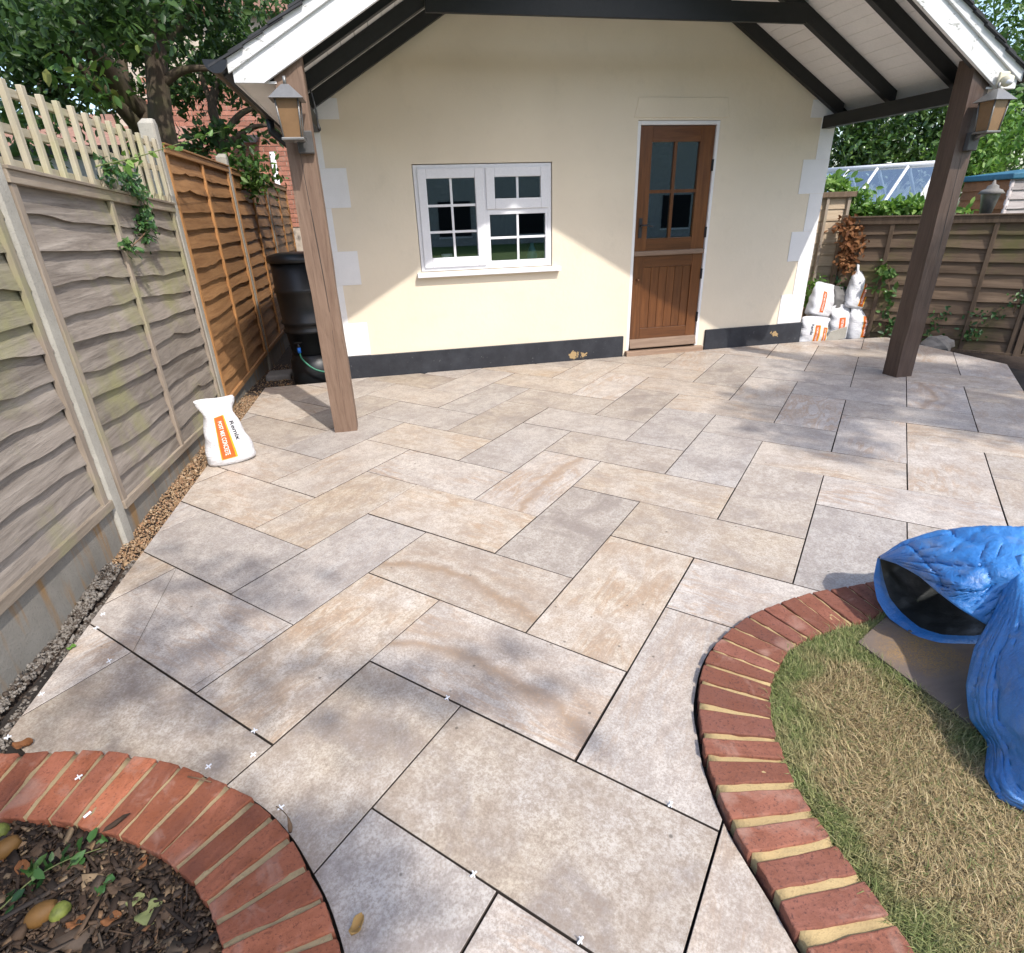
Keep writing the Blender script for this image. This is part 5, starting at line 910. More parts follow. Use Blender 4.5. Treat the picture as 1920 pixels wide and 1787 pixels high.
# ================================================================== SMALL THINGS ON THE PATIO
def cross(u, v, z, rot, label, group, flat=True):
    p = gnd(u, v, z); q = MB(); l, w_ = .0095, .0013
    q.box((-l, -w_, 0), (l, w_, .004)); q.box((-w_, -l, .0003), (w_, l, .0043))
    o = q.build('tile_spacer', 'spacer'); o.location = tuple(p); o.rotation_euler = (0.0, 0.0, rot) if flat else (1.25, 0, rot)
    return tag(o, label, 'spacer', group)
for (u, v, r_) in ((477, 1371, .2), (475, 1416, .8), (391, 1438, .8), (181, 1178, .1), (193, 1152, .9), (78, 1302, .7), (527, 1515, .6), (15, 1383, .3)):
    cross(u, v, .0012, r_, 'white plastic cross spacer lying flat by the cut slabs', 'flat cross spacers')
for (u, v, r_) in ((838, 1308, .5), (1256, 1507, .5), (887, 1638, .5), (1087, 1762, .6), (204, 1239, .9)):
    cross(u, v, .006, r_, 'white plastic spacer standing upright in a slab joint', 'upright cross spacers', False)
cross(148, 1458, ZB + .004, .7, 'white cross spacer dropped on the flower bed bricks', None)
p = gnd(165, 1530, ZB); q = MB(); q.box((-.009, -.003, 0), (.009, .003, .003)); o = q.build('spacer_fragment', 'spacer'); o.location = (p[0], p[1], ZB + .004); o.rotation_euler = (0, 0, .9); tag(o, 'broken white spacer arm lying on the flower bed bricks', 'spacer')
# set-out lines scribed on the cut slabs by the fence (thin grooves)
for (a, b_) in (((330, 1068), (250, 1222)), ((540, 1172), (356, 1292))):
    pa, pb = gnd(*a), gnd(*b_); d = (pb - pa); n_ = np.array([-d[1], d[0], 0]) / np.linalg.norm(d) * .0011; q = MB(); q.add([pa - n_ + (0, 0, .0017), pb - n_ + (0, 0, .0017), pb + n_ + (0, 0, .0017), pa + n_ + (0, 0, .0017)], [(0, 1, 2, 3)]); o = q.build('pencil_line', 'chalk'); attach(o, patio)
def leafthing(u, v, z, s, rot, mt, label, cat='leaf', group=None, curl=.3, shape='oval'):
    p = gnd(u, v, z); n = 9; rows = []
    for i in range(n):
        f = i / (n - 1); wd = math.sin(math.pi * (f * .92 + .04)) ** .8 * .33
        if shape == 'ivy': wd = (.10 + .42 * abs(math.sin(f * math.pi * 1.5 + .5))) * (1 - f * .55)
        rows.append([((f - .5) * s, k * wd * s * (1 + .12 * math.sin(9 * f + k)), curl * s * ((f - .5) ** 2 * 1.2 + .35 * k * k) + .004 * math.sin(7 * f + 3 * k)) for k in (-1, -.5, 0, .5, 1)])
    q = MB(); q.grid(rows, 0, True, flip=True); o = q.build('fallen_leaf', mt); o.location = (p[0], p[1], z + .003); o.rotation_euler = (random.gauss(0, .12), random.gauss(0, .12), rot)
    sm = o.modifiers.new('thick', 'SOLIDIFY'); sm.thickness = .0006; return tag(o, label, cat, group)
leafthing(672, 1742, 0, .042, .9, 'tanleaf', 'curled tan leaf lying alone on the slab in the round shadow', curl=.9)
leafthing(45, 1400, .002, .05, .2, 'lf_dead', 'dead brown leaf on the slab edge where it meets the flower bed bricks', curl=.6)
leafthing(135, 1215, .002, .03, .4, 'lf_bright', 'tiny green leaf on a cut slab beside the crumbled haunching', curl=.3)
q = MB(); pp_ = [gnd(518, 1512, 0), gnd(530, 1520, .03), gnd(541, 1535, .055), gnd(545, 1560, .02)]; q.tube(catmull(pp_, 4), [.0012] * 8 + [.003, .004, .006, .006, .004], 6); tag(q.build('dried_stalk', 'twig'), 'thin dried stalk sticking up beside the flower bed bricks', 'stalk')
q = MB(); a, b_ = gnd(353, 1459, ZB), gnd(397, 1469, ZB); q.tube([a + (0, 0, .006), (a + b_) / 2 + (0, 0, .009), b_ + (0, 0, .006)], .002, 6); tag(q.build('twig', 'twig'), 'short brown twig lying across the flower bed bricks', 'twig')
# bed: fruit, leaves
def fruit(u, v, r, mt, label, rot, squash=(1.35, .95, .9)):
    p = gnd(u, v, .0); bm_ = bmesh.new(); bmesh.ops.create_uvsphere(bm_, u_segments=24, v_segments=16, radius=r)
    for w_ in bm_.verts:
        f = w_.co.z / r; w_.co = Vector((w_.co.x * squash[1] * (1 - .12 * f), w_.co.y * squash[2] * (1 - .12 * f), w_.co.z * squash[0])) * (1 + .03 * wob(w_.co.x * 60, 2) + .03 * wob(w_.co.z * 50, 1)); 
        d = math.hypot(w_.co.x, w_.co.y)
        if f > .85: w_.co.z -= (1 - d / (.6 * r)) * .25 * r if d < .6 * r else 0
    me = bpy.data.meshes.new('fallen_fruit'); bm_.to_mesh(me); bm_.free(); me.materials.append(M[mt]); me.polygons.foreach_set('use_smooth', [True] * len(me.polygons))
    t = thing('fallen_fruit', (p[0], p[1], 0), label, 'fruit', 'fallen fruit in the flower bed'); o = place('flesh', me); o.parent = t; o.location = (0, 0, r * .75); o.rotation_euler = (1.35, 0, rot)
    q = MB(); q.tube([(0, 0, r * 1.15), (.003, 0, r * 1.45)], .002, 6); o2 = q.build('stalk', 'twig'); o2.parent = t; o2.location = (0, 0, r * .75); o2.rotation_euler = (1.35, 0, rot)
fruit(85, 1722, .026, 'fruit', 'rotting golden-brown fruit lying against a green one on the mulch', 1.9); fruit(118, 1716, .020, 'fruitg', 'blemished green fruit touching the golden-brown one on the mulch', 2.6, (1.15, 1, 1))
fruit(18, 1598, .025, 'fruit', 'orange-brown fruit on the mulch near the bricks', 2.2); fruit(4, 1568, .021, 'fruitg', 'green fruit beside the orange-brown one near the bricks', .4, (1.1, 1, 1))
for (u, v, s, r_, mt, lb, sh) in ((200, 1660, .042, .6, 'lf_ivy', 'single green ivy leaf on the mulch beside a dark scrap', 'ivy'), (282, 1712, .05, 1.1, 'lf_pale', 'pale green torn leaf lying on the mulch', 'ivy'), (255, 1690, .038, .4, 'lf_pale', 'yellow-green withered leaf among twigs on the mulch', 'oval'), (145, 1733, .042, .1, 'lf_dead', 'orange pointed dead leaf beside the fruit', 'oval'), (45, 1630, .045, 2.2, 'lf_dead', 'pinkish brown curled dead leaf near the ivy strand', 'oval'), (225, 1665, .05, .2, 'chips', 'dark grey crumpled scrap on the mulch beside the ivy leaf', 'oval'), (270, 1620, .035, 1.4, 'lf_dead', 'small pale tan leaf at the inner edge of the bricks', 'oval'), (210, 1725, .04, .3, 'lf_dead', 'brown dead leaf beside long twigs on the mulch', 'oval')):
    leafthing(u, v, .012, s, r_, mt, lb, curl=.25, shape=sh)
def strand(name, path, nleaf, size, mt, label, cat, r=.0025, spread=.03, stemm='stem', flat=None, group=None):
    t = thing(name, path[0], label, cat, group); P = catmull(path, 8); q = MB(); q.tube(P, [r * (1 - .6 * i / len(P)) for i in range(len(P))], 6); q.build('stem', stemm, t)
    idx = RNG.integers(0, len(P), nleaf); C = np.array(P)[idx] + RNG.normal(size=(nleaf, 3)) * spread; V_, F_ = leaf_verts(C, size, .4, flat); place('leaves', npmesh('leaves', V_, F_, mt), t); return t
strand('ivy_strand', [gnd(0, 1705, .02), gnd(60, 1650, .03), gnd(120, 1615, .03), gnd(190, 1590, .03)], 46, .035, 'lf_ivy', 'green ivy strand trailing over the mulch', 'ivy', .002, .016)
strand('weed_seedling', [gnd(8, 1068, .0), gnd(14, 1056, .06), gnd(20, 1050, .09)], 9, .04, 'lf_bright', 'small bright weed seedling at the foot of the silvered panel', 'weed', .0018, .02)
strand('weed_seedling', [gnd(42, 1185, .0), gnd(44, 1176, .03), gnd(46, 1170, .04)], 14, .022, 'lf_ivy', 'tiny dark weed rooted at the rust-streaked gravel board', 'weed', .0015, .014)

# ================================================================== CLIMBERS AND IVY ON THE LEFT FENCE
strand('climbing_stem', [onX(180, 312, FX + .05), onX(265, 292, FX + .10), onX(340, 268, FX + .14), onX(415, 246, FX + .18)], 30, .06, 'lf_bright', 'long thorny green stem arching over the trellis and pointed post', 'climber', .004, .022)
def tuft(name, label, cat, blobs, n, size, mt, flat=None, group=None, stem=None):
    t = thing(name, blobs[0][0], label, cat, group); C = np.concatenate([np.array(c) + RNG.normal(size=(int(n * w_), 3)) * np.array(s) for c, s, w_ in blobs]); V_, F_ = leaf_verts(C, size, .4, flat); place('leaves', npmesh('leaves', V_, F_, mt), t)
    q = MB(); pth = [np.array(b_[0]) for b_ in blobs]
    if len(pth) < 2: pth = [pth[0] - (0, 0, .15), pth[0]]
    q.tube(catmull(pth, 4), .004, 5); q.build('stem', stem or 'twig', t); return t
X1 = FX + .05
tuft('ivy_clump', 'ivy spilling from the trellis down the silvered panel by the pointed post', 'ivy', [(onX(205, 318, X1), (.02, .06, .035), .2), (onX(245, 345, X1), (.025, .06, .04), .3), (onX(272, 385, X1), (.015, .035, .05), .15), (onX(275, 430, X1), (.02, .035, .045), .25), (onX(245, 464, X1), (.012, .04, .015), .1)], 420, .042, 'lf_ivy', (1.2, -.4, .6))
# ================================================================== RIGHT SIDE PLANTS
nR = np.array([e[1], -e[0]]); nR = -nR if nR[1] > 0 else nR
def onF(u, v, off=.06):
    d = ray(u, v); n3 = np.array([nR[0], nR[1], 0]); p0 = np.array([P0[0], P0[1], 0]) + n3 * off; s = np.dot(p0 - CAM, n3) / np.dot(d, n3); return CAM + d * s
fl = (nR[0] * 1.2, nR[1] * 1.2, .5)
tuft('dead_ivy', 'mass of dead brown ivy in the corner where the fences meet', 'ivy', [(onF(1590, 425), (.07, .06, .05), .25), (onF(1598, 450), (.07, .06, .06), .3), (onF(1592, 470), (.05, .05, .05), .25), (onF(1590, 490), (.05, .04, .05), .2)], 620, .06, 'lf_dead', fl)
tuft('ivy_clump', 'dark ivy growing behind the sacks in the fence corner', 'ivy', [(onF(1580, 545, -.02), (.08, .04, .10), .35), (onF(1600, 520, -.02), (.06, .04, .08), .2), (onF(1668, 615, .02), (.04, .03, .06), .2), (onF(1664, 575, .02), (.04, .03, .07), .1)], 300, .065, 'lf_ivy', fl)
tuft('shrub_seedling', 'fresh green leafy shoot beside the tallest sack', 'shrub', [(onF(1640, 540, .06), (.02, .02, .02), .1), (onF(1656, 515, .06), (.05, .04, .05), .45), (onF(1662, 508, .06), (.05, .04, .03), .3), (onF(1668, 545, .06), (.03, .03, .03), .15)], 80, .09, 'lf_mid', fl)
tuft('weed_clump', 'bright weeds growing up between the quoins and the sacks', 'weed', [(onY(1516, 560, .3), (.03, .03, .06), .4), (onY(1530, 535, .3), (.05, .04, .05), .6)], 120, .07, 'lf_bright')
tuft('ivy_clump', 'sparse ivy low on the old fence behind the boulder', 'ivy', [(onF(1760, 590), (.08, .07, .06), .5), (onF(1752, 620), (.05, .04, .05), .5)], 60, .05, 'lf_ivy', fl)
tuft('ivy_clump', 'sparse ivy low on the old fence past the boulder', 'ivy', [(onF(1840, 590), (.08, .07, .06), .4), (onF(1825, 625), (.06, .05, .05), .6)], 80, .05, 'lf_ivy', fl)
tuft('ivy_clump', 'few ivy leaves near the far corner of the old fence', 'ivy', [(onF(1910, 560), (.05, .05, .06), 1)], 26, .05, 'lf_ivy', fl)
t = thing('vine', onF(1660, 400, -.5) - (0, 0, 1.2), 'bright leafy vine spilling over the old fence in front of the greenhouse', 'vine')
cl = [(onF(u, v, -.45), (.26, .22, .10), n) for u, v, n in ((1600, 390, 330), (1650, 392, 380), (1700, 390, 380), (1740, 395, 300), (1570, 345, 260), (1600, 362, 240), (1800, 398, 60))]
crown('leaves', cl, .085, 'lf_bright', t, gap=.35, gs=2.5)
q = MB(); 
for u in (1585, 1640, 1690, 1735): q.tube([onF(u, 470, -.4), onF(u + 4, 420, -.42), onF(u + random.uniform(-20, 20), 350, -.5)], [.008, .006, .003], 5)
q.build('stems', 'stem', t)['kind'] = 'stuff'
# greenhouse
A, B = pd(1540, 330, 12.4), pd(1768, 295, 11.9); A[2] = B[2] = (A[2] + B[2]) / 2; rd = (B - A); rd[2] = 0; rl = np.linalg.norm(rd); rd /= rl; dn = np.array([-rd[1], rd[0], 0]); dn = dn if dn[1] < 0 else -dn
gh = thing('greenhouse', (A[0], A[1], -.3), 'white framed greenhouse with sloping glass roof beyond the old fence', 'greenhouse'); slope = dn * 1.15 + np.array((0, 0, -.72)); slope2 = -dn * 1.15 + np.array((0, 0, -.72))
def bar(a, b_, w_, nm, mt='ghmetal'):
    q = MB(); q.tube([a, b_], w_, 4); q.build(nm, mt, gh)
bar(A, B, .045, 'ridge'); bar(A + slope, B + slope, .04, 'eaves'); bar(A + slope2, B + slope2, .04, 'eaves')
nP = 4
for i in range(nP + 1):
    p = A + rd * rl * i / nP
    for sl in (slope, slope2): bar(p, p + sl, .028, 'glazing_bar')
    for sl in (slope, slope2): bar(p + sl, np.array((*(p + sl)[:2], -.3)), .028, 'wall_bar')
    if i < nP:
        p2 = A + rd * rl * (i + 1) / nP
        for sl in (slope, slope2):
            q = MB(); q.add([p, p2, p2 + sl, p + sl], [(0, 1, 2, 3)]); q.build('roof_pane', 'glass_gh', gh)
            a_, b_ = p + sl, p2 + sl; q = MB(); q.add([a_, b_, np.array((b_[0], b_[1], -.3)), np.array((a_[0], a_[1], -.3))], [(0, 1, 2, 3)]); q.build('wall_pane', 'glass_gh', gh)
for p in (A, B):
    q = MB(); q.add([p, p + slope, p + slope2], [(0, 1, 2)]); q.build('gable_pane', 'ghmetal', gh)
# shed
K = pd(1882, 395, 12.2); Lp = pd(1796, 395, 13.0); Rp = pd(2010, 395, 12.9); sh = thing('timber_shed', (K[0], K[1], -.3), 'timber shed with brown and silvered walls and blue felt roof edge', 'shed'); zt = pd(1882, 336, 12.2)[2]
for (a, b_, mt) in ((K, Lp, 'shedb'), (K, Rp, 'shedg')):
    d = (b_ - a); d[2] = 0; nn = np.array([d[1], -d[0], 0]); nn /= np.linalg.norm(nn); nn = nn if np.dot(nn[:2], CAM[:2] - a[:2]) > 0 else -nn; zz = -.3
    while zz < zt - .01:
        z1 = min(zz + .13, zt); q = MB(); q.hexa([(a[0] + nn[0] * .03, a[1] + nn[1] * .03, zz), (b_[0] + nn[0] * .03, b_[1] + nn[1] * .03, zz), (b_[0], b_[1], zz), (a[0], a[1], zz), (a[0] + nn[0] * .006, a[1] + nn[1] * .006, z1), (b_[0] + nn[0] * .006, b_[1] + nn[1] * .006, z1), (b_[0], b_[1], z1), (a[0], a[1], z1)]); q.build('board', mt, sh); zz += .13
q = MB(); q.tube([np.array((K[0], K[1], -.3)), np.array((K[0], K[1], zt))], .03, 4); q.build('corner_post', 'shedg', sh)
q = MB(); dl = (Lp - K) * 1.06; dr = (Rp - K) * 1.05; k0 = K - (dl + dr) * .06; c4 = [k0, k0 + dr, k0 + dr + dl, k0 + dl]; q.hexa([(p[0], p[1], zt - .005) for p in c4] + [(p[0], p[1], zt + .075 + .10 * (i in (1, 2))) for i, p in enumerate(c4)]); q.build('felt_roof', 'felt', sh, .02)
# lamp on the neighbour's side
lp = onF(1850, 392, -.35); t = thing('garden_lantern', (lp[0], lp[1], .9), 'grey traditional lantern peeping over the old fence before the shed', 'lantern')
q = MB(); q.lathe((lp[0], lp[1], lp[2] - .25), [(.03, -.5), (.03, .1), (.05, .13), (.03, .15), (.045, .16), (.05, .19)], 14); q.build('stem', 'stone', t)
q = MB(); q.lathe((lp[0], lp[1], lp[2] - .06), [(.05, 0), (.085, .20), (.085, .205)], 6); q.build('glass_body', 'amber' if False else 'lampm', t)
q = MB(); q.lathe((lp[0], lp[1], lp[2] + .145), [(.12, 0), (.09, .035), (.055, .05), (.05, .075), (.02, .09), (.008, .13)], 12); q.build('cap', 'stone', t)

# ================================================================== TREES, HEDGE, HOUSES
def limb(q, path, r0, r1, n=8): P = catmull(path, 6); q.tube(P, [r0 + (r1 - r0) * (i / (len(P) - 1)) ** .8 for i in range(len(P))], n)
def tree(name, label, base, limbs, clusters, size, mt, group=None, cat='tree', **kw):
    t = thing(name, base, label, cat, group); q = MB()
    for pth, r0, r1 in limbs: limb(q, pth, r0, r1)
    q.build('trunk', 'bark', t); crown('crown', clusters, size, mt, t, **kw); return t
def down(p, z=-.3): return np.array((p[0], p[1], z))
D0 = 7.1
b0 = pd(318, 300, D0)
tree('garden_tree', 'tall dark-leaved tree with upright trunk rising behind the pointed fence post', down(b0),
     [([down(b0), b0, pd(298, 180, D0), pd(290, 80, D0), pd(272, -30, D0), pd(255, -160, D0 + .2)], .13, .075),
      ([pd(300, 160, D0), pd(335, 135, D0 - .1), pd(372, 128, D0 - .2), pd(440, 132, D0 - .3)], .05, .02), ([pd(292, 100, D0), pd(345, 40, D0 + .3), pd(395, -20, D0 + .5)], .04, .02), ([pd(288, 70, D0), pd(215, 10, D0 - .5), pd(130, -30, D0 - .9)], .045, .015), ([pd(290, 40, D0), pd(305, -40, D0 - .3), pd(345, -90, D0 - .6)], .05, .02)],
     [(pd(120, 20, 6.3), (.8, .7, .30), 850), (pd(40, 70, 5.9), (.5, .6, .28), 550), (pd(210, -20, 6.8), (.8, .8, .35), 900), (pd(380, 30, 7.4), (.7, .8, .40), 900), (pd(460, 10, 8.0), (.7, .8, .45), 800), (pd(330, -40, 7.2), (.9, .9, .35), 900), (pd(60, -60, 6.2), (.8, .8, .4), 800), (pd(420, 100, 8.2), (.5, .5, .28), 420), (pd(245, 85, 7.4), (.4, .5, .2), 300)], .085, 'lf_dark', gap=.56, gs=1.4)
b1 = pd(275, 262, 9.2)
tree('leaning_tree', 'dark multi-stemmed tree leaning left behind the trellis', down(b1),
     [([down(b1), b1, pd(235, 190, 9.0), pd(175, 90, 8.6), pd(120, 0, 8.2)], .20, .10), ([pd(268, 250, 9.1), pd(215, 190, 8.8), pd(150, 130, 8.5), pd(90, 70, 8.2)], .09, .04), ([pd(262, 240, 9.1), pd(232, 140, 9.1), pd(226, 40, 9.1), pd(215, -40, 9)], .07, .04), ([pd(250, 225, 9), pd(190, 140, 8.8), pd(160, 40, 8.8)], .07, .03), ([pd(240, 215, 9), pd(165, 165, 8.7), pd(105, 165, 8.4), pd(60, 180, 8.2)], .04, .015)],
     [(pd(150, 70, 8.8), (1.0, .9, .45), 1150), (pd(60, 120, 8.2), (.7, .8, .35), 650), (pd(30, 30, 8.0), (.9, .9, .5), 900), (pd(220, 30, 9.2), (.9, .9, .5), 900), (pd(210, 165, 9.4), (.5, .6, .3), 420), (pd(90, 185, 8.4), (.4, .5, .16), 230), (pd(130, 0, 9), (1.1, 1, .5), 900)], .095, 'lf_dark', gap=.58, gs=1.2)
b2 = pd(425, 330, 8.4)
tree('shrubby_tree', 'dark twisted small tree between the orange panels and the brick house', down(b2),
     [([down(b2), b2, pd(410, 250, 8.4), pd(398, 190, 8.5), pd(420, 130, 8.7)], .085, .04), ([pd(412, 265, 8.4), pd(450, 215, 8.4), pd(500, 195, 8.5)], .05, .02), ([pd(414, 280, 8.4), pd(470, 240, 8.3), pd(515, 235, 8.2)], .045, .015), ([pd(402, 210, 8.5), pd(380, 150, 8.7), pd(360, 90, 8.9)], .04, .02)],
     [(pd(400, 130, 9.0), (.8, .7, .35), 700), (pd(470, 160, 9.2), (.6, .6, .3), 420), (pd(500, 110, 9.6), (.7, .7, .4), 600), (pd(395, 260, 8.1), (.4, .4, .2), 260), (pd(480, 235, 8.8), (.4, .4, .18), 190), (pd(345, 180, 9), (.4, .5, .25), 230)], .10, 'lf_dark', gap=.48, gs=1.5)
tuft('garden_shrub', 'bright green shrub behind the orange panels in front of the brick house', 'shrub', [(pd(455, 310, 7.9), (.16, .16, .09), .6), (pd(480, 345, 7.9), (.14, .14, .07), .4)], 420, .085, 'lf_mid')
tuft('garden_shrub', 'bright shrub low behind the trellis laths', 'shrub', [(pd(40, 260, 6.6), (.25, .3, .16), .6), (pd(75, 225, 6.8), (.2, .25, .12), .4)], 420, .075, 'lf_dark')
tuft('sapling', 'young sunlit sapling with pale leaves behind the trellis', 'sapling', [(pd(235, 270, 6.3), (.02, .02, .05), .1), (pd(195, 180, 6.2), (.06, .06, .06), .3), (pd(160, 135, 6.1), (.14, .12, .05), .45), (pd(235, 80, 6.2), (.06, .06, .05), .15)], 130, .10, 'lf_red')
for nm, lb, cl in (('far_tree', 'far leafy tree filling the gap beyond the leaning stems', [(pd(330, 60, 15), (2.2, 1.8, 1.0), 1500), (pd(450, 30, 15), (2.0, 1.6, 1.1), 1400), (pd(390, 150, 14), (1.2, 1, .6), 650), (pd(520, 120, 15), (1.4, 1.2, .9), 900)]), ('far_tree', 'far leafy tree beyond the trellis against the sky', [(pd(40, 20, 14), (2.2, 1.8, 1.1), 1500), (pd(180, 20, 15), (2.2, 1.8, 1.2), 1500), (pd(230, 150, 15), (1.3, 1, .7), 600), (pd(20, 230, 13), (1.0, 1, .35), 500), (pd(250, 215, 14), (1.0, 1, .5), 500)])):
    b3 = cl[0][0]; tree(nm, lb, down(b3), [([down(b3), (down(b3) + b3) / 2, b3], .2, .1)], cl, .16, 'lf_dark', 'far trees on the left', gap=.54, gs=.8)
# brick house on the left
YH = 6.1; hs = thing('brick_house', (-2.6, YH, -.3), 'orange-red brick house wall seen through the trees on the left', 'house'); hx0, hx1, hz0, hz1 = -3.9, -1.05, 1.35, 4.4
q = MB(); q.box((hx0, YH + .012, -.3), (hx1, YH + 3.0, hz1)); hw = q.build('wall', 'hmort', hs)
hb = MB(); hb.box((-.1075, -.05, -.0325), (.1075, .05, .0325)); hbm = hb.mesh('brick', 'hbrick'); nbk = 0; row = 0; zc = hz0
while zc < 3.75 and nbk < 300:
    x = hx0 + (.11 if row % 2 else .22)
    while x < hx1 - .1:
        if x > -3.35 and nbk < 300:
            o = bpy.data.objects.new('brick', hbm); COL.objects.link(o); o.parent = hw; o.location = (x, YH + .05 + random.uniform(-.002, .002), zc); nbk += 1
        x += .225
    row += 1; zc += .075
q = MB(); q.prismY([(hx0 - .2, hz1), (hx1 + .2, hz1), (-2.3, 5.6)], YH - .2, YH + 3.2); q.build('roof', 'tile_r', hs)
p = onY(512, 300, YH - .06); q = MB(); q.tube([(p[0], YH - .04, p[2] + .12), (p[0] + .01, YH - .04, -.2)], .045, 12); q.build('downpipe', 'upvc', hs)
p = onY(465, 258, YH - .2); q = MB(); q.hexa([(p[0] - .25, YH - .5, p[2] - .10), (p[0] + .16, YH - .5, p[2] - .10), (p[0] + .16, YH - .01, p[2] + .02), (p[0] - .25, YH - .01, p[2] + .02), (p[0] - .25, YH - .5, p[2] - .06), (p[0] + .16, YH - .5, p[2] - .06), (p[0] + .16, YH - .01, p[2] + .06), (p[0] - .25, YH - .01, p[2] + .06)]); q.build('porch_roof', 'slate', hs)
# low neighbour outbuilding glimpsed through the trellis
a = pd(150, 300, 9.5); nbh = thing('outbuilding', down(a), 'low outbuilding with dark flat roof edge glimpsed through the trellis', 'outbuilding')
q = MB(); q.box((a[0] - 1.6, a[1], -.3), (a[0] + .7, a[1] + 2, a[2] + .04)); q.build('wall', 'housew', nbh); q = MB(); q.box((a[0] - 1.7, a[1] - .1, a[2] + .041), (a[0] + .8, a[1] + 2.1, a[2] + .13)); q.build('flat_roof', 'slate', nbh)
a = pd(190, 262, 12); nbh = thing('far_bungalow', down(a), 'far bungalow with pinkish tiled roof glimpsed through the trellis', 'house')
q = MB(); q.box((a[0] - 3, a[1], -.3), (a[0] + 1.2, a[1] + 3, a[2] - .1)); q.build('wall', 'upvc', nbh); q = MB(); q.hexa([(a[0] - 3.2, a[1] - .3, a[2] - .099), (a[0] + 1.4, a[1] - .3, a[2] - .099), (a[0] + 1.4, a[1] + 3, a[2] - .099), (a[0] - 3.2, a[1] + 3, a[2] - .099), (a[0] - 2.6, a[1] + 1.2, a[2] + .5), (a[0] + .9, a[1] + 1.2, a[2] + .5), (a[0] + .9, a[1] + 1.5, a[2] + .5), (a[0] - 2.6, a[1] + 1.5, a[2] + .5)]); q.build('roof', 'tile_r', nbh)
# laurel hedge on the right
HS = [('glossy laurel hedge bush right behind the greenhouse ridge', [(pd(1590, 255, 15.5), (1.3, 1.0, .9), 3000), (pd(1640, 290, 15), (1.0, .8, .6), 1500)]), ('glossy laurel hedge bush between greenhouse and dark post', [(pd(1690, 240, 15.5), (1.3, 1.0, 1.1), 3200)]),
      ('laurel hedge bush behind the shed roof', [(pd(1800, 270, 16), (1.4, 1.0, .9), 2600), (pd(1850, 200, 17), (1.3, 1.0, 1.0), 2200)]), ('tall pale-tipped bush beside the lantern on the dark post', [(pd(1850, 260, 12.8 + 1.5), (.7, .6, .75), 2000), (pd(1800, 300, 14.5), (.6, .6, .5), 1000)]),
      ('tall dark conifer-like tree rising behind the canopy corner', [(pd(1890, 60, 19), (1.8, 1.4, 1.8), 3200), (pd(1940, 160, 19), (1.4, 1.2, 1.3), 1500), (pd(1920, 290, 18), (1.2, 1, 1.0), 1400)]), ('dark tree behind the laurel hedge to the left', [(pd(1560, 180, 19), (1.8, 1.4, 1.6), 2200), (pd(1700, 150, 19), (1.8, 1.4, 1.8), 2200)])]
for i, (lb, cl) in enumerate(HS):
    b3 = np.array(cl[0][0]); tree('hedge_bush' if i < 4 else 'far_tree', lb, down(b3), [([down(b3), (down(b3) + b3) / 2 + (.05, 0, 0), b3], .09, .03)], cl, .125 if i != 3 else .10, ('lf_laurel', 'lf_laurel', 'lf_laurel', 'lf_bright', 'lf_mid', 'lf_laurel')[i], 'hedge and trees beyond the old fence', 'bush' if i < 4 else 'tree', gap=.36, gs=1.3, shell=.4)

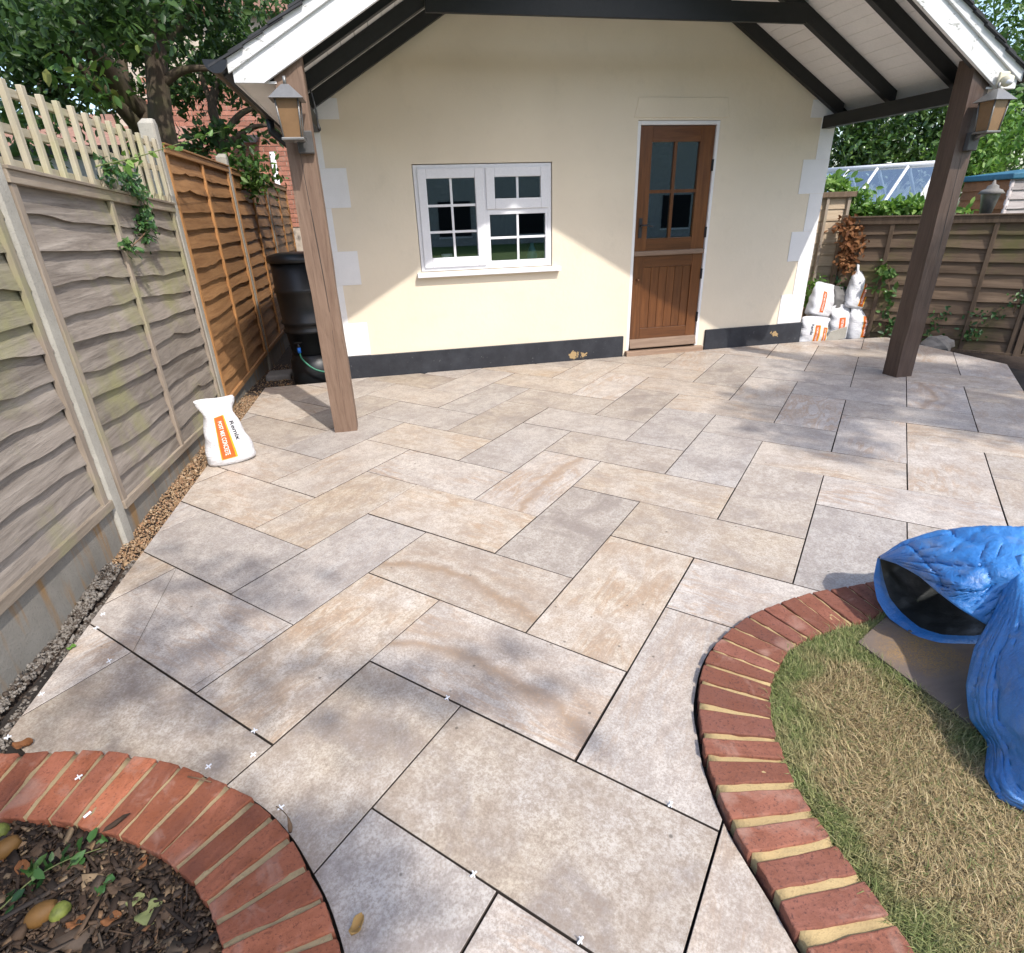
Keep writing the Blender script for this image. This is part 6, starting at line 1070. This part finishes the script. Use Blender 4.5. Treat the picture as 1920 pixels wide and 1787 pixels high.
# ================================================================== WHAT STANDS BEHIND THE VIEWPOINT (throws the dappled shade, shows in the window glass)
SDV = np.array(sd)
def shade(x, y, h): return np.array((x, y, 0)) + SDV * (h / SDV[2])
bt = np.array((0.4, -10.2, -.3)); br_ = shade(-1.25, -4.9, 5.0)
tree('shade_tree', 'garden tree behind the viewpoint throwing dappled shade on the near slabs, with one clump added for the camera holder shadow', bt,
     [([bt, bt + (0, .1, 2.2), bt + (.0, .3, 3.8), br_], .14, .03), ([br_, shade(-1.2, -4.2, 5.0), shade(-1.15, -3.5, 5.1)], .02, .006), ([br_, shade(-.9, -4.75, 4.9), shade(-.5, -4.85, 4.8)], .018, .005)],
     [(shade(-1.05, -3.35, 5.0), (.36, .34, .25), 85), (shade(-.95, -3.95, 5.2), (.40, .34, .25), 150), (shade(-.55, -4.10, 5.2), (.34, .28, .25), 80), (shade(-.15, -4.25, 5.0), (.30, .28, .22), 75), (shade(.25, -4.35, 5.1), (.26, .20, .2), 45), (shade(-.35, -4.83, 4.6), (.22, .20, .16), 190), (shade(-1.2, -4.6, 5.3), (.5, .35, .3), 150), (shade(-.7, -3.5, 5.3), (.30, .26, .2), 50), (shade(-.62, -4.75, 5.2), (.3, .25, .2), 60)], .115, 'lf_mid', gap=.5, gs=2.0)  # densest clump is added, standing in for the camera holder's round shadow
bt = np.array((7.3, -7.2, -.3))
tree('shade_tree', 'spreading garden tree right of the viewpoint shading the far patio corner', bt,
     [([bt, bt + (-.1, .1, 2.5), bt + (-.3, .3, 4.2), shade(4.4, -1.9, 6.2)], .16, .05), ([bt + (-.2, .2, 3.4), shade(3.4, -2.4, 5.8)], .07, .02)],
     [(shade(4.6, -1.5, 6.2), (1.1, .85, .5), 2300), (shade(3.5, -2.0, 6.0), (.9, .75, .45), 1500), (shade(5.4, -1.0, 6.2), (.9, .8, .5), 1500), (shade(2.75, -2.6, 5.8), (.45, .5, .35), 330), (shade(4.3, -2.7, 6.0), (.8, .5, .4), 900)], .12, 'lf_mid', gap=.38, gs=1.2)
mh = thing('main_house', (0, -25.5, -.3), 'pale rendered house with conservatory standing behind the viewpoint', 'house')
q = MB(); q.box((-14, -28, -.3), (26, -25.5, 5.6)); q.build('wall', 'housew', mh); q = MB(); q.prismY([(-14.4, 5.61), (26.4, 5.61), (24, 8.2), (-12, 8.2)], -28.3, -25.1); q.build('roof', 'tile_r', mh)
for x in (-9, -5, -1, 3, 7, 11, 15, 19):
    q = MB(); q.box((x, -25.52, .4), (x + 1.6, -25.44, 2.0)); q.build('window', 'room', mh); q = MB(); q.box((x - .06, -25.495, .3), (x + 1.66, -25.46, .38)); q.build('sill', 'upvc', mh)
k = MB(); k.add([(-12, -25.4, -.06), (24, -25.4, -.06), (24, -7.01, -.06), (-12, -7.01, -.06)], [(0, 1, 2, 3)]); tag(k.build('rear_lawn', 'rearlawn'), kind='structure')
